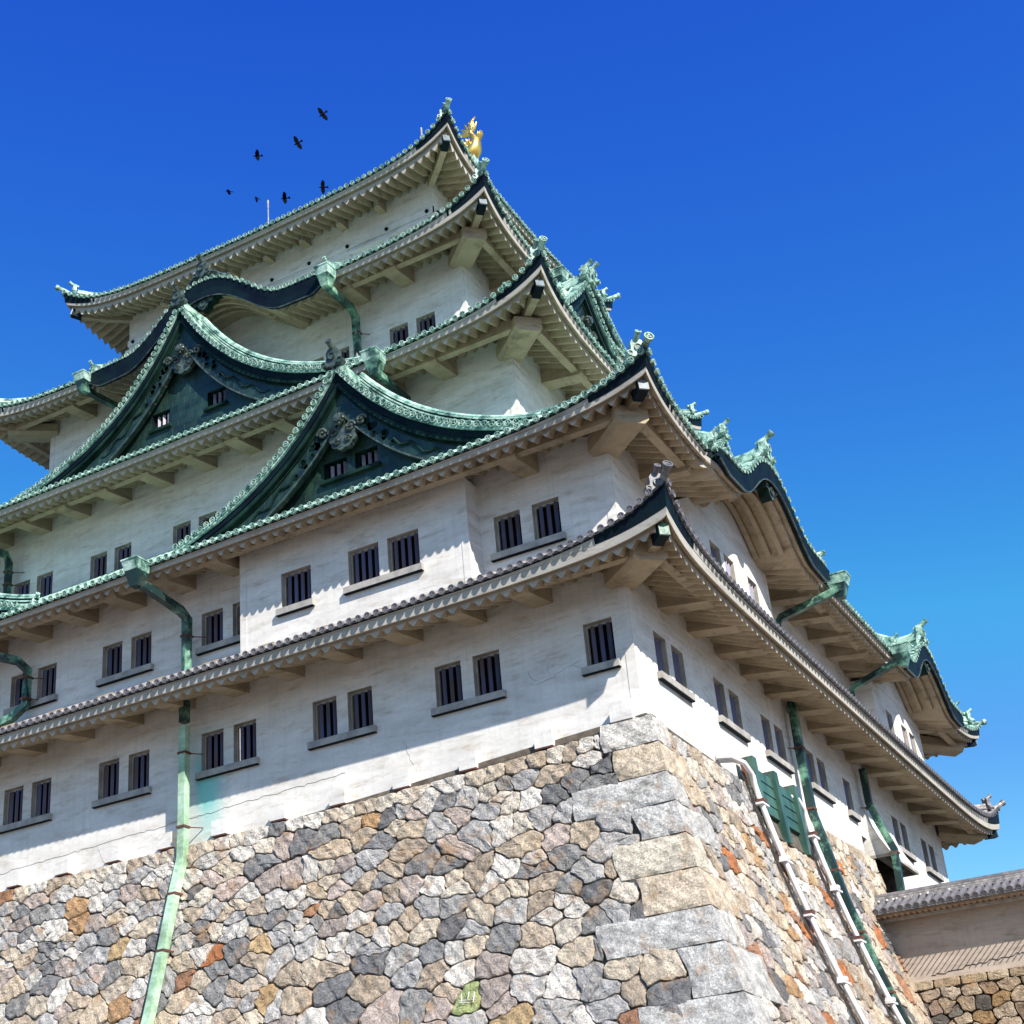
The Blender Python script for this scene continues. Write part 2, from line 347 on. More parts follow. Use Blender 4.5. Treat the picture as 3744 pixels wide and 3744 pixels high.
def kbump(u, kl):
    z = 0
    for (uc, hw, H) in kl:
        t = abs(u - uc) / hw
        if t < 1:
            q = min(t / .66, 1.0)
            z = max(z, H * (.90 * (.5 * (1 + math.cos(PI * q ** 1.15))) + .10 * (1 - t)))
    return z
def kzone(u, kl):
    for (uc, hw, H) in kl:
        t = abs(u - uc) / hw
        if t < 1: return min(1, (1 - t) / .06)
    return 0
def rise(T, side, u, which):
    Lh = halfu(side, T.ins) + T.ov; return (T.rt if which == 't' else T.rf) * gcurve(Lh - abs(u))
def z_t(T, side, u): return T.zm + rise(T, side, u, 't') + kbump(u, T.karas.get(side, []))
def z_f(T, side, u):
    kl = T.karas.get(side, []); return T.zm + rise(T, side, u, 'f') + kbump(u, kl) - .42 * kzone(u, kl)
def z_main(T, side, u, d):
    k = max(0, 1 - d / min(T.run, 5.0)) ** 1.3
    base = T.zm + rise(T, side, u, 't') * k + T.s0 * d + T.s1 * d * d
    kb = kbump(u, T.karas.get(side, []))
    if kb > 0.0: base = max(base, T.zm + kb + .06 * d)
    return base
def soffit_z(T, side, u, d, wave=True):
    kl = T.karas.get(side, []); kz = max([0] + [max(0, min(1, (.62 - abs(u - uc) / hw) / .08)) for uc, hw, H in kl])
    w = T.wamp * (1 + .45 * min(1, max(0, (d - .35) / .3))) * math.cos(2 * PI * u / .44) * (1 - kz) if wave else 0
    Lh = halfu(side, T.ins) + T.ov; w *= min(1, max(0, (Lh - abs(u) - d) / .25))
    return z_f(T, side, u) + T.wm + w + (d - .35) * (.36 * (1 - kz) + .12 * kz)
FLARE = .30
def eave_uv(T, side, u, d):
    "plan position of an eave point: eaves flare outward toward the corners and push forward under a bargeboard"
    Lh = halfu(side, T.ins) + T.ov; t = Lh - abs(u); w = max(0, 1 - d / T.ov)
    dl = FLARE * (1 - gcurve(t)) * w; kz = kzone(u, T.karas.get(side, []))
    q = max(0, 1 - (t - d) / 1.5)
    return u - (1 if u > 0 else -1) * dl * q, T.ov - d - dl + kz * w * (.38 if side == 'R' else .18)
DISC_ANG = [2 * PI * k / 12 for k in range(12)]
def disc(mb, c, out, up, r, m, mi_, ln=.16, rim=True):
    out = out.normalized(); x = out.cross(up).normalized(); y = x.cross(out).normalized()
    ring = lambda rr, o: [c + out * o + x * (rr * math.cos(a)) + y * (rr * math.sin(a)) for a in DISC_ANG]
    mb.grid([ring(r * .82, -ln), ring(r, -.03), ring(r, 0), ring(r * .74, 0), ring(r * .70, -.03)], m, True)
    mb.poly(ring(r * .70, -.03), mi_)
    if rim:
        for k in range(3):
            a = PI / 2 + k * 2 * PI / 3; cc = c + out * (-.005) + x * (r * .33 * math.cos(a)) + y * (r * .33 * math.sin(a))
            mb.poly([cc + x * (r * .24 * math.cos(b * PI / 3)) + y * (r * .24 * math.sin(b * PI / 3)) for b in range(6)], m)
SKIP_U = {}
def roof_side(T, side, rmb, emb, smb, zones=None):
    fr0 = frame(side, T.ins); V0 = T.ov
    Lh = halfu(side, T.ins) + V0; kl = T.karas.get(side, [])
    fr = lambda u, d, z: fr0(*eave_uv(T, side, u, d), z)
    top = T is TIERS[4]
    def dmax(u):
        if top and side in 'RL': return min(3.3, Lh - abs(u))
        if top and abs(u) > Lh - 3.3: return Lh - abs(u)
        return min(T.run, Lh - abs(u))
    au, av = SIDES[side]; AU = Vector((*au, 0)); AV = Vector((*av, 0))
    n = int(round(2 * Lh / .32)); st = 2 * Lh / n
    ds = [0, .12, .35, .7, 1.2, 1.9, 2.8, 4.0, 5.3, 6.8, 8.6] if side in 'FR' else [0, .35, 1.0, 2.2, 4.0, 6, 8.6]
    # pan surface
    for k in range(n):
        a, b = -Lh + k * st, -Lh + (k + 1) * st
        ra, rb = [], []
        da, db = dmax(a), dmax(b)
        for d in ds:
            ra.append(fr(a, min(d, da), z_main(T, side, a, min(d, da)) - .05)); rb.append(fr(b, min(d, db), z_main(T, side, b, min(d, db)) - .05))
            if d >= max(da, db): break
        rmb.grid([ra, rb], T.tile)
        # rounded tile row in the middle of the column
        c = (a + b) / 2; dc = dmax(c)
        if dc < .15: continue
        rows = []; r = .085
        for d in ds:
            dd = min(d, dc); z = z_main(T, side, c, dd)
            rows.append([fr(c + r * math.cos(q), dd - .02 * (d == 0), z - .06 + 1.25 * r * math.sin(q)) for q in (PI, .78 * PI, .5 * PI, .22 * PI, 0)])
            if d >= dc: break
        rmb.grid(rows, T.tile)
        if side in 'FR' or abs(c) > Lh - 6:
            disc(rmb, fr(c, -.07, z_t(T, side, c) - .045) , AV, Vector((0, 0, 1)), .108, T.disc, DISCIN if T is not TIERS[0] else GTILE)
    # eave build-up and soffit
    m = int(2 * Lh / .055) + 1; us = [-Lh + 2 * Lh * i / (m - 1) for i in range(m)]
    coarse = us[::4] + ([us[-1]] if us[::4][-1] != us[-1] else [])
    def ring(uu, d, zf): return [fr(max(-(Lh - d), min(Lh - d, u)), d, zf(u)) for u in uu]
    zt = lambda u: z_t(T, side, u); zf = lambda u: z_f(T, side, u)
    top_m = T.tile
    emb.grid([ring(coarse, .03, lambda u: zt(u) - .045), ring(coarse, .05, lambda u: zt(u) - .09), ring(coarse, .06, lambda u: zt(u) - .11)], DISCIN if T is not TIERS[0] else GTILE)
    # dark copper cover near corners and bargeboards, a thin dark line elsewhere
    cut = (2.3, 2.1, 2.0, 1.9, 1.8)[TIERS.index(T)]
    def band(uu, z0, z1, d0, d1, mat_in, mat_out):
        r0, r1 = ring(uu, d0, z0), ring(uu, d1, z1)
        for i in range(len(uu) - 1):
            um = (uu[i] + uu[i + 1]) / 2; t_ = Lh - abs(um) + .12 * math.sin(um * 23) + .06 * math.sin(um * 51)
            emb.quad(r0[i], r0[i + 1], r1[i + 1], r1[i], mat_in if (t_ < cut or kzone(um, kl) > 0) else mat_out)
    fine = us[::2] + ([us[-1]] if us[::2][-1] != us[-1] else [])
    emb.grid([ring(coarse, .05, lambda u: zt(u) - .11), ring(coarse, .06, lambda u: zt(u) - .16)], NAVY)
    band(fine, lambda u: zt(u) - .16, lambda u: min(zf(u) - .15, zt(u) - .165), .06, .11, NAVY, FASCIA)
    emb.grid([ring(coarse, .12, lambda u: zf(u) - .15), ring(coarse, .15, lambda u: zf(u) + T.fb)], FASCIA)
    emb.grid([ring(coarse, .15, lambda u: zf(u) + T.fb), ring(coarse, .18, lambda u: zf(u) + T.fb - .02), ring(coarse, .33, lambda u: zf(u) + T.fb + .08)], LEDGE)
    wv = lambda u: soffit_z(T, side, u, .35)
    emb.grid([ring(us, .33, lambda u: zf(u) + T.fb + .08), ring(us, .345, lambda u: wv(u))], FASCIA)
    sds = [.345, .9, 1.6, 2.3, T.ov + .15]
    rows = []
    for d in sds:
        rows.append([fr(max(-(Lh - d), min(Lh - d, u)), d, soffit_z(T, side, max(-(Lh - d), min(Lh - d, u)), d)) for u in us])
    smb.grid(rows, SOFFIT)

def gable_ornament(mb, base, out, up, sc, m, m2):
    """ridge-end tile: shield plate with scrolls and a round tile pointing up and out"""
    out = out.normalized(); x = out.cross(up).normalized()
    P = lambda a, b, c: base + x * (a * sc) + up * (b * sc) + out * (c * sc)
    outline = [(-.16, 0), (-.36, -.05), (-.44, .06), (-.40, .20), (-.28, .22), (-.25, .34), (-.26, .55), (-.17, .70), (0, .76), (.17, .70), (.26, .55), (.25, .34), (.28, .22), (.40, .20), (.44, .06), (.36, -.05), (.16, 0), (0, -.08)]
    f = [P(a, b, .10) for a, b in outline]; bk = [P(a, b, -.12) for a, b in outline]
    mb.grid([bk, f], m, True); mb.poly(f, m); mb.poly(bk[::-1], m)
    for (a, b, r) in ((0, .36, .15), (-.33, .08, .11), (.33, .08, .11)):
        disc(mb, P(a, b, .17), out, up, r * sc, m, m2, .12 * sc, False)
    p0, p1, p2 = P(0, .60, -.25), P(0, .72, .08), P(0, .88, .32)
    mb.tube([p0, p1, p2], .10 * sc, m, 10); d_ = (p2 - p1).normalized()
    disc(mb, p2 + d_ * .02, d_, up, .125 * sc, m, m2, .10 * sc, True)

def roofs():
    for ti, T in enumerate(TIERS):
        tl = 'grey tiled skirt roof with upturned corners above the lowest windows' if ti == 0 else None
        re = empty('roof', (CX, CY, T.zm), None, None, None, keep)
        if tl: re['label'] = tl
        for side in 'FRBL':
            a, b, c = MB(), MB(), MB()
            roof_side(T, side, a, b, c)
            a.build('roof_tiles', re); b.build('eave_fascia', re); c.build('soffit', re)
        # hips
        for (sx, sy) in ((1, -1), (-1, -1), (1, 1), (-1, 1)):
            D = Vector((sx, sy, 0)).normalized(); sd_ = 'F'
            ex, ey = HX - T.ins + T.ov, HY - T.ins + T.ov
            corner = Vector((CX + sx * ex, CY + sy * ey, 0))
            Lf = halfu('F', T.ins) + T.ov
            def hp(d, dz):
                return Vector((corner.x - sx * d, corner.y - sy * d, z_main(T, 'F', Lf - d, d) + dz))
            run = T.run if T is not TIERS[4] else 3.3
            mb = MB(); ps = [hp(d, .13) for d in (.55, .9, 1.4, 2, 2.8, 3.8, 5, 6.2, 7.5) if d < run]
            if len(ps) > 1:
                mb.sweep(ps, RECT(.26, .30), T.tile); mb.tube([p + Vector((0, 0, .2)) for p in ps], .11, T.tile, 8)
                for q in (-1, 1): mb.sweep([p + Vector((0, 0, .03)) for p in ps], [(q * .15 - .03, -.02), (q * .15 + .03, -.02), (q * .15 + .03, .02), (q * .15 - .03, .02)], T.disc)
            mb.tube([hp(1.2, -.02), hp(.7, 0), hp(.35, .02), hp(.02, .05), hp(-.18, .16)], .11, T.tile, 8)
            e0, e1 = hp(.02, .05), hp(-.18, .16); dd = (e1 - e0).normalized(); disc(mb, e1 + dd * .03, dd, Vector((0, 0, 1)), .15, T.disc, DISCIN if ti else GTILE)
            hr = mb.build('hip_ridge', re)
            om = MB(); gable_ornament(om, hp(.45, .08), D, Vector((0, 0, 1)), .80, T.disc, DISCIN if ti else GTILE); om.build('ridge_ornament', re)
            # hip rafter under the corner, copper shoe and corner bracket
            rm = MB()
            sz = lambda d: soffit_z(T, 'F', Lf - d, d, False)
            q0 = Vector((corner.x - sx * (T.ov + .1), corner.y - sy * (T.ov + .1), T.zm + (.1 if T.purlin else .25)))
            q1 = Vector((corner.x - sx * 1.6, corner.y - sy * 1.6, sz(1.6) - .22)); q2 = Vector((corner.x - sx * .72, corner.y - sy * .72, sz(.72) - .16)); q3 = Vector((corner.x - sx * .40, corner.y - sy * .40, sz(.4) - .06))
            rm.sweep([q0, q1, q2], RECT(.27, .36), SOFFIT); rm.build('hip_rafter', re)
            cm = MB(); cm.sweep([q2 - (q3 - q2).normalized() * .06, q3], RECT(.30, .38), NAVY, cap=False)
            rr = (q3 - q2).normalized(); cm.sweep([q3, q3 + rr * .05], RECT(.30, .38), PIPEG if ti == 0 else SHOE); cm.build('copper_shoe', re)
            if T.purlin:
                zb = T.zm - .52; w = .50; wall = Vector((CX + sx * (HX - T.ins), CY + sy * (HY - T.ins), 0)); pr = Vector((-D.y, D.x, 0))
                i0, i1 = wall - D * .3, wall + D * 2.0
                km = MB(); ch = .14
                inner = [i0 - pr * w, i0 + pr * w]; outer = [i1 - pr * w, i1 + pr * w]
                zz0, zz1 = zb + .18, zb
                prof = [(-w, .55), (-w, ch), (-w + ch, 0), (w - ch, 0), (w, ch), (w, .55)]
                rows = [[p0 + pr * a + Vector((0, 0, z_ + b)) for a, b in prof] for p0, z_ in ((i0, zz0), (i1, zz1))]
                km.grid(rows, SOFFIT, True); km.poly(rows[1], PLASTER if False else SOFFIT); km.build('corner_bracket', re)
        # purlins, brackets
        for side in 'FRBL':
            fr = frame(side, T.ins); hu = halfu(side, T.ins); kl = T.karas.get(side, [])
            if T.purlin:
                segs = [(-hu - .8, hu + .8)]
                for (uc, hw, H) in kl:
                    ns = []
                    for a, b in segs:
                        if uc - hw * .72 > a and uc + hw * .72 < b: ns += [(a, uc - hw * .72), (uc + hw * .72, b)]
                        else: ns.append((a, b))
                    segs = ns
                for a, b in segs:
                    pm = MB(); pm.box(fr, a, b, 1.24, 1.52, T.zm - .27, T.zm + .2, SOFFIT); pm.build('purlin', re)
        if T.purlin:
            bm_ = MB(); I = lambda u, v, z: Vector((u, -v, z))
            prof = [(0, -.22), (0, .45), (1.62, .45), (1.62, -.34), (1.52, -.43)]
            w = .31
            l = [I(-w, v, z) for v, z in prof]; r = [I(w, v, z) for v, z in prof]
            bm_.grid([l, r], SOFFIT, True); bm_.poly(l[::-1], SOFFIT); bm_.poly(r, SOFFIT)
        else:
            bm_ = MB(); I = lambda u, v, z: Vector((u, -v, z)); bm_.box(I, -.17, .17, 0, .55, -.32, .1, SOFFIT); bm_.box(I, -.12, .12, .551, .60, -.29, .0, FASCIA)
        proto = None
        for side in 'FR':
            fr = frame(side, T.ins); hu = halfu(side, T.ins); kl = T.karas.get(side, [])
            n = int(round((2 * hu - 5.2) / 2.22)); sp = (2 * hu - 5.2) / n
            for k in range(n + 1):
                u = -hu + 2.6 + k * sp
                if any(abs(u - uc) < hw * .74 for uc, hw, H in kl): continue
                if ti == 1 and side == 'F' and any(a - .2 < u < b + .2 for a, b in ((X2u(-13), X2u(-4.45)), (X2u(-35.9), X2u(-27.4)))): continue
                if proto is None: o = proto = bm_.build('bracket')
                else: o = proto.copy(); COL.objects.link(o)
                o.location = fr(u, 0, T.zm); o.rotation_euler = (0, 0, 0 if side == 'F' else PI / 2)
                attach(o, re)
        T.empty = re
roofs()

# top ridge, end gables of the uppermost roof
def top_ridge():
    T = TIERS[4]; re = T.empty; V = CY
    zr = z_main(T, 'F', 0, 8.55); x0, x1 = CX - 8.25, CX + 8.25
    mb = MB(); mb.box(lambda u, v, z: Vector((u, V + v, z)), x0, x1, -.24, .24, zr - .3, zr + .55, PATINA); mb.tube([(x0, V, zr + .62), (x1, V, zr + .62)], .14, PATINA, 8)
    for s in (-1, 1):
        xe = CX + s * 8.25
        mb.poly([Vector((xe - s * .6, V - y, z_main(T, 'F', 0, 8.6 - abs(y)) - .1)) for y in (-5.6, -4, -2.5, -1.2, 0, 1.2, 2.5, 4, 5.6)], PLATES)
    mb.build('main_ridge', re)
top_ridge()

# ------------------------------------------------------------------ curved-bargeboard (karahafu) details
def kara(side, T, uc, hw, H, wall_v, name='curved_gable'):
    fr = frame(side, T.ins); AV = Vector((*SIDES[side][1], 0)); up = Vector((0, 0, 1))
    OV = eave_uv(T, side, uc, 0)[1]
    e = empty(name, fr(uc, OV, T.zm), None, None, None, keep)
    # wall filling up to the curved soffit
    mb = MB(); n = 40; us = [uc - hw * .8 + 1.6 * hw * i / n for i in range(n + 1)]
    mb.grid([[fr(u, wall_v, T.zm - .3) for u in us], [fr(u, wall_v, soffit_z(T, side, u, T.ov - wall_v, False) + .02) for u in us]], PLASTER); mb.build('gable_wall', e)
    for d in (.75, 1.2, 1.65):
        if d > T.ov - wall_v: continue
        rb = MB(); us = [uc - hw * .46 + .92 * hw * i / 30 for i in range(31)]
        rb.sweep([fr(u, OV - d, soffit_z(T, side, u, d, False) - .05) for u in us], RECT(.16, .26), SOFFIT); rb.build('curved_rib', e)
    # broad dark board hanging below the tiles, with a light lower lip
    bb = MB(); n = 60; us = [uc - hw + 2 * hw * i / n for i in range(n + 1)]
    zt = lambda u: z_t(T, side, u); dp = lambda u: .36 + (.50 if side == 'F' else .28) * min(1, (1 - abs(u - uc) / hw) / .12)
    zl = lambda u: zt(u) - .13 - dp(u)
    bb.grid([[fr(u, OV + .03, zt(u) - .12) for u in us], [fr(u, OV - .01, zt(u) - .16 - dp(u) * .5) for u in us], [fr(u, OV + .0, zl(u)) for u in us], [fr(u, OV - .13, zl(u)) for u in us], [fr(u, OV - .14, zt(u) - .2) for u in us]], NAVY)
    bb.build('barge_board', e)
    lp = MB(); lp.sweep([fr(u, OV + .02, zl(u) - .015) for u in us], RECT(.05, .035), RELIEF); lp.build('board_trim', e)
    # pendant under the crest
    pm = MB(); c = fr(uc, OV - .12, zl(uc) + .05); X = Vector((*SIDES[side][0], 0))
    ol = [(-1.0, .02), (-.8, -.12), (-.62, -.10), (-.5, -.3), (-.3, -.28), (-.2, -.5), (0, -.62), (.2, -.5), (.3, -.28), (.5, -.3), (.62, -.10), (.8, -.12), (1.0, .02)]
    f = [c + X * a + up * b + AV * .03 for a, b in ol]; g = [c + X * a + up * b - AV * .35 for a, b in ol]
    pm.grid([f, g], BOARD); pm.poly(f, RELIEF); pm.poly(g[::-1], BOARD)
    for a, b, r in ((-.45, -.14, .10), (.45, -.14, .10), (0, -.3, .16)): disc(pm, c + X * a + up * b + AV * .08, AV, up, r, RELIEF, DISCIN, .08, False)
    pm.build('pendant', e)
    # crest ridge and ornament
    rm = MB(); L = 3.2
    pts = [fr(uc, OV - d, z_main(T, side, uc, d) + .14 + .1 * max(0, .6 - d)) for d in (.15, .6, 1.2, 2.2, L)]
    pts[0].z += .16; pts[1].z += .06
    rm.sweep([p + Vector((0, 0, .06)) for p in pts], RECT(.36, .50), PATINA); rm.tube([p + Vector((0, 0, .36)) for p in pts], .13, PATINA, 8)
    for q in (-1, 1): rm.sweep([p + Vector((0, 0, .05)) for p in pts], [(q * .22 - .05, -.03), (q * .22 + .05, -.03), (q * .22 + .05, .03), (q * .22 - .05, .03)], RIM)
    rm.build('ridge', e)
    om = MB(); gable_ornament(om, fr(uc, OV - .05, z_t(T, side, uc) + .2), AV, up, 1.05, RELIEF if side == 'F' else RIM, DISCIN)
    # side flames of the crest ornament
    for s in (-1, 1):
        pp = [fr(uc + s * a, OV - .08, z_t(T, side, uc + s * a) + b) for a, b in ((.35, .35), (.65, .28), (.95, .12), (1.3, .10), (1.45, .22))]
        om.tube(pp, .09, RELIEF if side == 'F' else RIM, 6, scales=[1.3, 1.1, .9, .8, .5])
    om.build('ridge_ornament', e)
    # end ridges at the feet with ornaments
    for s in (-1, 1):
        u = uc + s * (hw - .15)
        fm = MB(); ps = [fr(u, OV - d, z_main(T, side, u, d) + .12) for d in (.25, .8, 1.6, 2.6)]
        fm.sweep(ps, RECT(.26, .28), PATINA); fm.tube([p + Vector((0, 0, .2)) for p in ps], .10, PATINA, 8)
        gable_ornament(fm, fr(u, OV - .2, z_t(T, side, u) + .06), AV, up, .62, RIM, DISCIN); fm.build('foot_ridge', e)
    return e
kara('R', TIERS[1], Y2u(7.6), 5.3, 1.8, .8)
kara('R', TIERS[1], Y2u(27.4), 5.3, 1.8, .8)
kara('F', TIERS[3], X2u(-20.3), 6.6, 2.35, .001)

# ------------------------------------------------------------------ triangular (chidori) gables
def gcur(r, zp, drop, hw, tau=4.0): return zp - drop * (1 - math.exp(-r / tau)) / (1 - math.exp(-hw / tau))
def spiral(c, X, U, r0, turns, s, n=18, a0=0.0):
    return [c + X * (s * r0 * (1 - k / n * .85) * math.cos(a0 + turns * 2 * PI * k / n)) + U * (r0 * (1 - k / n * .85) * math.sin(a0 + turns * 2 * PI * k / n)) for k in range(n + 1)]
def chidori(side, T, uc, vb, zp, drop, hw, vback, wins=(), wz=(0, 0), wall_off=.8, deep=1.0, cut=None):
    """vb: outward position of the bargeboard from the tier wall; cut: keep only |r| up to hw"""
    fr = frame(side, T.ins); AV = Vector((*SIDES[side][1], 0)); X = Vector((*SIDES[side][0], 0)); up = Vector((0, 0, 1))
    e = empty('triangular_gable', fr(uc, vb, zp - drop), None, None, None, keep)
    G = lambda r: gcur(abs(r), zp, drop, hw)
    NR = 26; rs = [hw * 1.06 * (i / NR) for i in range(NR + 1)]
    tm = MB()
    for s in (-1, 1):
        tm.grid([[fr(uc + s * r, vb - .02, G(r) - .06) for r in rs], [fr(uc + s * r, vback, G(r) - .06) for r in rs]], PATINA)
        tm.grid([[fr(uc + s * r, vb - .02, G(r) - .06) for r in rs], [fr(uc + s * r, vb - .02, G(r) - .15) for r in rs], [fr(uc + s * r, vb - .5, G(r) - .17) for r in rs]], PATINA)
        v = vb - .62
        while v > vback:
            tm.sweep([fr(uc + s * r, v, G(r) - .03) for r in rs], [(-.085, -.03), (.085, -.03), (.06, .06), (0, .09), (-.06, .06)], PATINA, cap=False)
            v -= .32
        # stub tiles with round ends along the barge
        acc = 0; r = .16; 
        while r < hw * 1.04:
            sl = (G(r + .05) - G(r)) / .05; ln = math.sqrt(1 + sl * sl); nrm = (X * (s * -sl / ln) + up * (1 / ln))
            c = fr(uc + s * r, vb, G(r)) + nrm * .03
            tm.tube([c - AV * .48, c + AV * .02], .085, PATINA, 8, up=nrm)
            disc(tm, c + AV * .05, AV, nrm, .118, RIM, DISCIN, .1)
            r += .29 / ln
    tm.build('gable_tiles', e)
    # running ridges: main and the two descending ones
    rm = MB(); zr = zp + .12
    rm.sweep([fr(uc, vb - .1, zr + .02), fr(uc, vb - .8, zr - .05), fr(uc, vback, zr - .1)], RECT(.28, .26), PATINA); rm.tube([fr(uc, vb - .1, zr + .22), fr(uc, vb - .8, zr + .14), fr(uc, vback, zr + .09)], .11, PATINA, 8)
    for s in (-1, 1):
        rr = [q for q in rs if q > .5]
        for (off, w, h, dz, mt) in ((.85, .26, .10, .03, PATINA), (.85, .20, .07, .115, PIPEG), (.85, .27, .05, .175, PATINA), (.85, .19, .08, .24, NAVY), (.85, .27, .05, .305, PATINA), (.85, .19, .09, .375, PIPEG), (.85, .28, .05, .445, PATINA), (.85, .20, .09, .515, NAVY), (.85, .28, .05, .585, PATINA)):
            rm.sweep([fr(uc + s * q, vb - off, G(q) + dz) for q in rr], RECT(w, h), mt)
        rm.tube([fr(uc + s * q, vb - .85, G(q) + .68) for q in rr], .09, PATINA, 8)
    rm.build('gable_ridge', e)
    om = MB(); gable_ornament(om, fr(uc, vb + .02, zp + .02), AV, up, .98, RELIEF if side == 'F' else RIM, DISCIN); om.build('ridge_ornament', e)
    for s in (-1, 1):
        fm = MB(); gable_ornament(fm, fr(uc + s * (hw * 1.06 - .1), vb - .85, G(hw * 1.06) + .1), (X * s + AV * .55), up, .7, RIM, DISCIN); fm.build('foot_ornament', e)
        # barge boards: dark outer, plated inner, trim
        bm_ = MB(); RR = [hw * i / 30 for i in range(31)]
        tp = lambda r: 1 - .35 * r / hw
        a = [fr(uc + s * r, vb - .12, G(r) - .13) for r in RR]; b = [fr(uc + s * r, vb - .12, G(r) - .13 - .34 * tp(r)) for r in RR]; c = [fr(uc + s * r, vb - .3, G(r) - .13 - .34 * tp(r)) for r in RR]
        bm_.grid([a, b, c], NAVY)
        a = [fr(uc + s * r, vb - .16, G(r) - .47 * tp(r) - .03) for r in RR]; b = [fr(uc + s * r, vb - .16, G(r) - .74 * tp(r)) for r in RR]; c = [fr(uc + s * r, vb - .42, G(r) - .76 * tp(r)) for r in RR]
        bm_.grid([a, b, c], BOARD)
        d0 = .76; d1 = .76 + deep
        a = [fr(uc + s * r, vb - .36, G(r) - d0 * tp(r)) for r in RR]; b = [fr(uc + s * r, vb - .36, G(r) - d1 * tp(r)) for r in RR]; c = [fr(uc + s * r, vb - .55, G(r) - d1 * tp(r)) for r in RR]
        bm_.grid([a, b, c], PLATES)
        bo = bm_.build('barge_board', e)
        tr = MB(); tr.sweep([fr(uc + s * r, vb - .33, G(r) - (d1 - .03) * tp(r)) for r in RR], RECT(.06, .06), RELIEF); tr.sweep([fr(uc + s * r, vb - .33, G(r) - (d0 + .06) * tp(r)) for r in RR], RECT(.05, .05), BOARD); 
        # raised scroll work near the apex and foot
        for (ra, dd, rad) in ((.9, 1.25, .16), (1.25, 1.1, .12), (1.25, 1.45, .11), (1.65, 1.2, .16), (1.95, 1.4, .1), (hw * .9, 1.1, .12)):
            disc(tr, fr(uc + s * ra, vb - .33, G(ra) - dd * tp(ra)), AV, up, rad, BOARD, BOARD, .04, False)
        pth = [fr(uc + s * (2.0 + q * .22), vb - .34, G(2.0 + q * .22) - (1.25 + .16 * math.sin(q * 1.5)) * tp(2.0 + q * .2)) for q in range(12)]
        tr.tube(pth, .045, BOARD, 6, scales=[1.3] * 4 + [1.0] * 4 + [.8, .6, .5, .3])
        tr.build('board_relief', bo)
    # gable wall with openings
    wv = vb - wall_off; gm = MB()
    edges = sorted(set([hw * i / 24 * s for i in range(25) for s in (-1, 1)] + [w for ww in wins for w in ww]))
    zb = zp - drop - .9
    for a, b in zip(edges, edges[1:]):
        m_ = (a + b) / 2; za, zb_ = G(a) - .3, G(b) - .3
        if min(za, zb_) < zb: za = max(za, zb); zb_ = max(zb_, zb)
        if any(w0 - 1e-6 <= a and b <= w1 + 1e-6 for w0, w1 in wins):
            gm.quad(fr(uc + a, wv, zb), fr(uc + b, wv, zb), fr(uc + b, wv, wz[0]), fr(uc + a, wv, wz[0]), PLATES)
            gm.quad(fr(uc + a, wv, wz[1]), fr(uc + b, wv, wz[1]), fr(uc + b, wv, zb_), fr(uc + a, wv, za), PLATES)
        else: gm.quad(fr(uc + a, wv, zb), fr(uc + b, wv, zb), fr(uc + b, wv, zb_), fr(uc + a, wv, za), PLATES)
    gm.build('gable_wall', e)
    for w0, w1 in wins:
        make_window(fr, wv, uc + w0, uc + w1, wz[0], wz[1], e, 3, BARP, BOARD, .3)
    if wins:
        sm = MB()
        gs = sorted(wins)
        runs = [(gs[0][0], gs[-1][1])] if gs[-1][0] - gs[0][1] < .8 else gs
        for a, b in runs: sm.box(fr, uc + a - .12, uc + b + .12, wv + .003, wv + .14, wz[0] - .12, wz[0] - .002, BOARD)
        sm.build('window_sill', e)
    # pendant with scrolls
    pm = MB(); c = fr(uc, vb - .42, G(0) - d1 - .50); PV = AV; Xf, upf = X, up; X, up = X * .84, up * .84
    def plate(ol, o0, o1, m):
        f = [c + X * a + up * b + PV * o1 for a, b in ol]; g = [c + X * a + up * b + PV * o0 for a, b in ol]
        pm.grid([g, f], m, True); pm.poly(f, m); pm.poly(g[::-1], m)
    ol = []
    for k in range(36):
        a = 2 * PI * k / 36; r = .52 + .07 * abs(math.sin(a * 4.5)); ol.append((r * 1.12 * math.cos(a), r * math.sin(a) - .42))
    plate(ol, -.12, .10, RELIEF)
    for s in (-1, 1):
        for (ox, oy, r) in ((.42, -.12, .24), (.95, .0, .26), (.28, -.62, .15)):
            pm.tube(spiral(c + X * (s * ox) + up * oy + PV * .12, X, up, r, 1.4, s), .055, RELIEF, 6)
        lf = [(s * (1.0 + .30 * k), -.12 - .24 * k - (.03 * k * k)) for k in range(5)]
        for k, (a, b) in enumerate(lf):
            w = .25 * (1 - k * .14); q = [(a - w * .6, b + w), (a + w * .7, b + w * .5), (a + w, b - w * .4), (a + w * .2, b - w * 1.1), (a - w * .5, b - w * .8)]
            plate(q if s > 0 else q[::-1], -.08, .04 + .02 * (k % 2), RELIEF)
    # knob, a ragged flower boss
    for k in range(9):
        a = 2 * PI * k / 9; pm.tube([c + up * .28 + PV * .05, c + up * (.28 + .16 * math.sin(a)) + X * (.16 * math.cos(a)) + PV * .28, c + up * (.28 + .26 * math.sin(a)) + X * (.26 * math.cos(a)) + PV * .34], .09, RELIEF, 6, scales=[1, 1, .4])
    pm.tube([c + up * .28, c + up * .28 + PV * .42], .15, RELIEF, 8)
    pm.build('pendant', e); X, up = Xf, upf
    return e
T2, T3, T4 = TIERS[1], TIERS[2], TIERS[3]
for xg in (-9.65, -31.2):
    chidori('F', T2, X2u(xg), -.2, 15.2, 4.75, 6.8, -5.3, wins=((-1.12, -.17), (.16, 1.08)), wz=(11.38, 12.08))
chidori('F', T3, X2u(-20.3), .7, 24.85, 6.35, 8.9, -3.5, wins=((-1.95, -1.0), (1.0, 1.95)), wz=(19.68, 20.46), wall_off=.72, deep=1.1)
